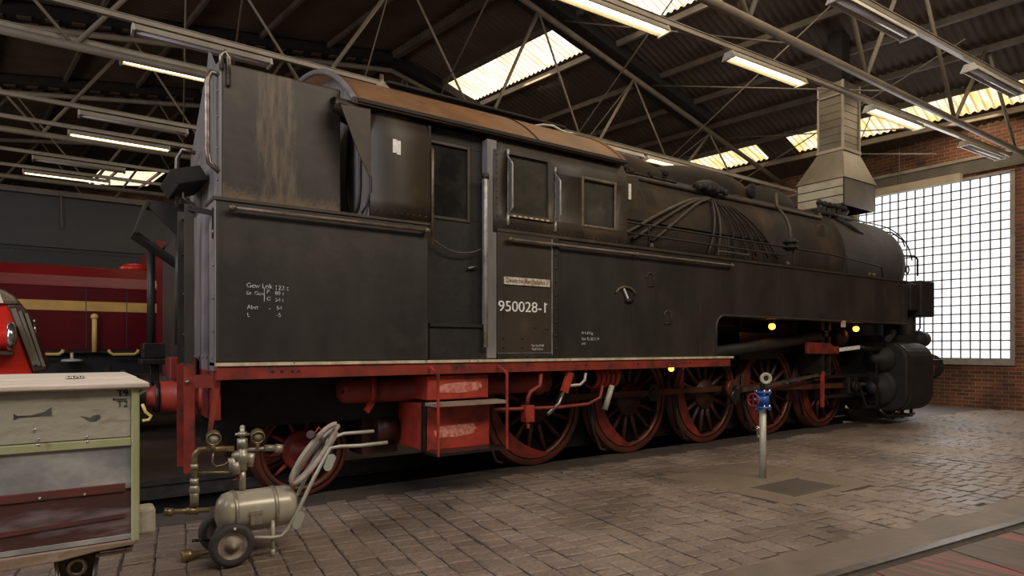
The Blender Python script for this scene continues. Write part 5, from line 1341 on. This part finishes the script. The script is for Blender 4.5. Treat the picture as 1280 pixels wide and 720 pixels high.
# ================================================================== STANDPIPE
def build_post():
    x,y=6.06,-1.2
    t=thing('water_standpipe',(x,y,0),'pale standpipe post with blue flanged valve and open elbow, standing on the paving','standpipe')
    MB().cyl((x,y,0),(x,y,.735),.035,20).build('post','galv',t)
    g=MB(); g.cyl((x,y,.76),(x,y,.90),.052,20); g.cyl((x,y,.79),(x,y,.87),.062,20); g.cyl((x-.11,y,.83),(x,y,.83),.032,14); g.build('valve_body','blue',t)
    for z in (.735,.895):
        g=MB(); g.cyl((x,y,z),(x,y,z+.022),.085,24); f=g.build('flange','blue' ,t)
        for k in range(4):
            a=PI/4+k*PI/2; g=MB(); g.cyl((x+.065*math.cos(a),y+.065*math.sin(a),z-.018),(x+.065*math.cos(a),y+.065*math.sin(a),z+.04),.013,8); g.build('bolt','chrome',f)
    g=MB(); g.cyl((x-.16,y,.83),(x-.105,y,.83),.014,10); g.build('valve_spindle','steel',t)
    g=MB(); g.tube([(x-.165,y+.065*math.cos(a),.83+.065*math.sin(a)) for a in [2*PI*i/20 for i in range(20)]],.010,8,closed=True); g.bar((x-.165,y-.06,.83),(x-.165,y+.06,.83),.012,.012); g.bar((x-.165,y,.77),(x-.165,y,.89),.012,.012); g.build('handwheel','handwheel',t)
    # elbow opening toward the camera/left
    dv=Vector((-.62,-.78,0))
    g=MB(); g.tube([Vector((x,y,.917)),Vector((x,y,1.0)),Vector((x,y,1.03))+dv*.015,Vector((x,y,1.05))+dv*.05,Vector((x,y,1.055))+dv*.10],.026,14,caps=False); g.build('elbow','sooty',t)
    g=MB(); c=Vector((x,y,1.055))+dv*.10; g.lathe(c,dv,[(-.02,.030),(-.02,.060),(.012,.060),(.014,.052),(.014,.028),(-.01,.026)],24); g.build('outlet_flange','hoodslat',t)
    g=MB(); g.lathe(c,dv,[(-.008,.0),(-.008,.027)],20); g.build('outlet_bore','ink',t)
    g=MB(); g.cyl((x+.09,y+.12,.40),(x+.09,y+.12,.52),.014,8); g.sphere((x+.09,y+.12,.50),.028,6); g.sphere((x+.10,y+.12,.41),.022,6); g.cyl((x,y,.48),(x+.09,y+.12,.48),.01,6); g.build('drain_tap','chrome',t)
build_post()

# ================================================================== LIGHT
w=bpy.data.worlds.new('World'); SC.world=w; w.use_nodes=True
bg=w.node_tree.nodes['Background']; bg.inputs[0].default_value=(1.0,.90,.80,1); bg.inputs[1].default_value=.055
def area(name,loc,target,sx,sy,energy,color):
    ld=bpy.data.lights.new(name,'AREA'); ld.shape='RECTANGLE'; ld.size=sx; ld.size_y=sy; ld.energy=energy; ld.color=color
    o=bpy.data.objects.new(name,ld); COL.objects.link(o); o.location=loc
    d=Vector(target)-Vector(loc); o.rotation_euler=d.to_track_quat('-Z','Y').to_euler(); return o
# daylight from the roof lights of the bays behind the camera, through the big window, plus added fills on the left
area('roof_light_and_fill',(4.5,-7.0,8.0),(5.0,0,1.0),10,2.0,640,(1,.86,.68))
area('roof_light_and_fill',(-4.5,-3.0,5.5),(.5,-.5,1.2),3,3,240,(.92,.92,1.0))  # added fill to brighten the chest and bunker rear, no roof light here
area('roof_light_and_fill',(-6.0,3.5,6.5),(1.0,2.5,2.0),3,3,80,(.90,.92,1.0))  # added fill aimed at the bunker rear, not a roof light
area('left_fill',(-7.5,9.0,4.0),(3.0,9.0,8.4),4,3,190,(1,.86,.70))  # added up-light for the dim left ceiling, no window built here
area('left_fill',(-7.5,-4.5,3.2),(2.0,.2,2.6),3,3,150,(.95,.92,.95))  # added low fill to brighten the cab rear wall, no window built here
area('window_daylight',(WX-.35,1.6,3.2),(10,-1.0,0),3.1,3.9,130,(1.0,.97,.95))
for (s_,t_,e) in ((9.9,-3.5,60),(9.9,1.0,110),(9.9,6.2,80),(15.8,-1.5,50),(15.8,5.2,50)):
    X,Y=st(s_,t_); area('roof_light_and_fill',(X,Y,zr(s_)-.25),(X-.2,Y,0),.9,4.2,e,(1,.80,.52))

# ================================================================== CAMERA
cd=bpy.data.cameras.new('camera'); cam=bpy.data.objects.new('camera',cd); COL.objects.link(cam)
cd.sensor_width=36; cd.lens=F/1280*36; cd.shift_y=74/1280; cd.clip_end=200
cam.location=CAM; cam.rotation_euler=(PI/2,0,-math.atan2(CX,CY))
SC.camera=cam
SC.view_settings.view_transform='Standard'; SC.view_settings.look='None'; SC.view_settings.gamma=1; SC.view_settings.use_curve_mapping=False
SC.view_settings.exposure=0.0
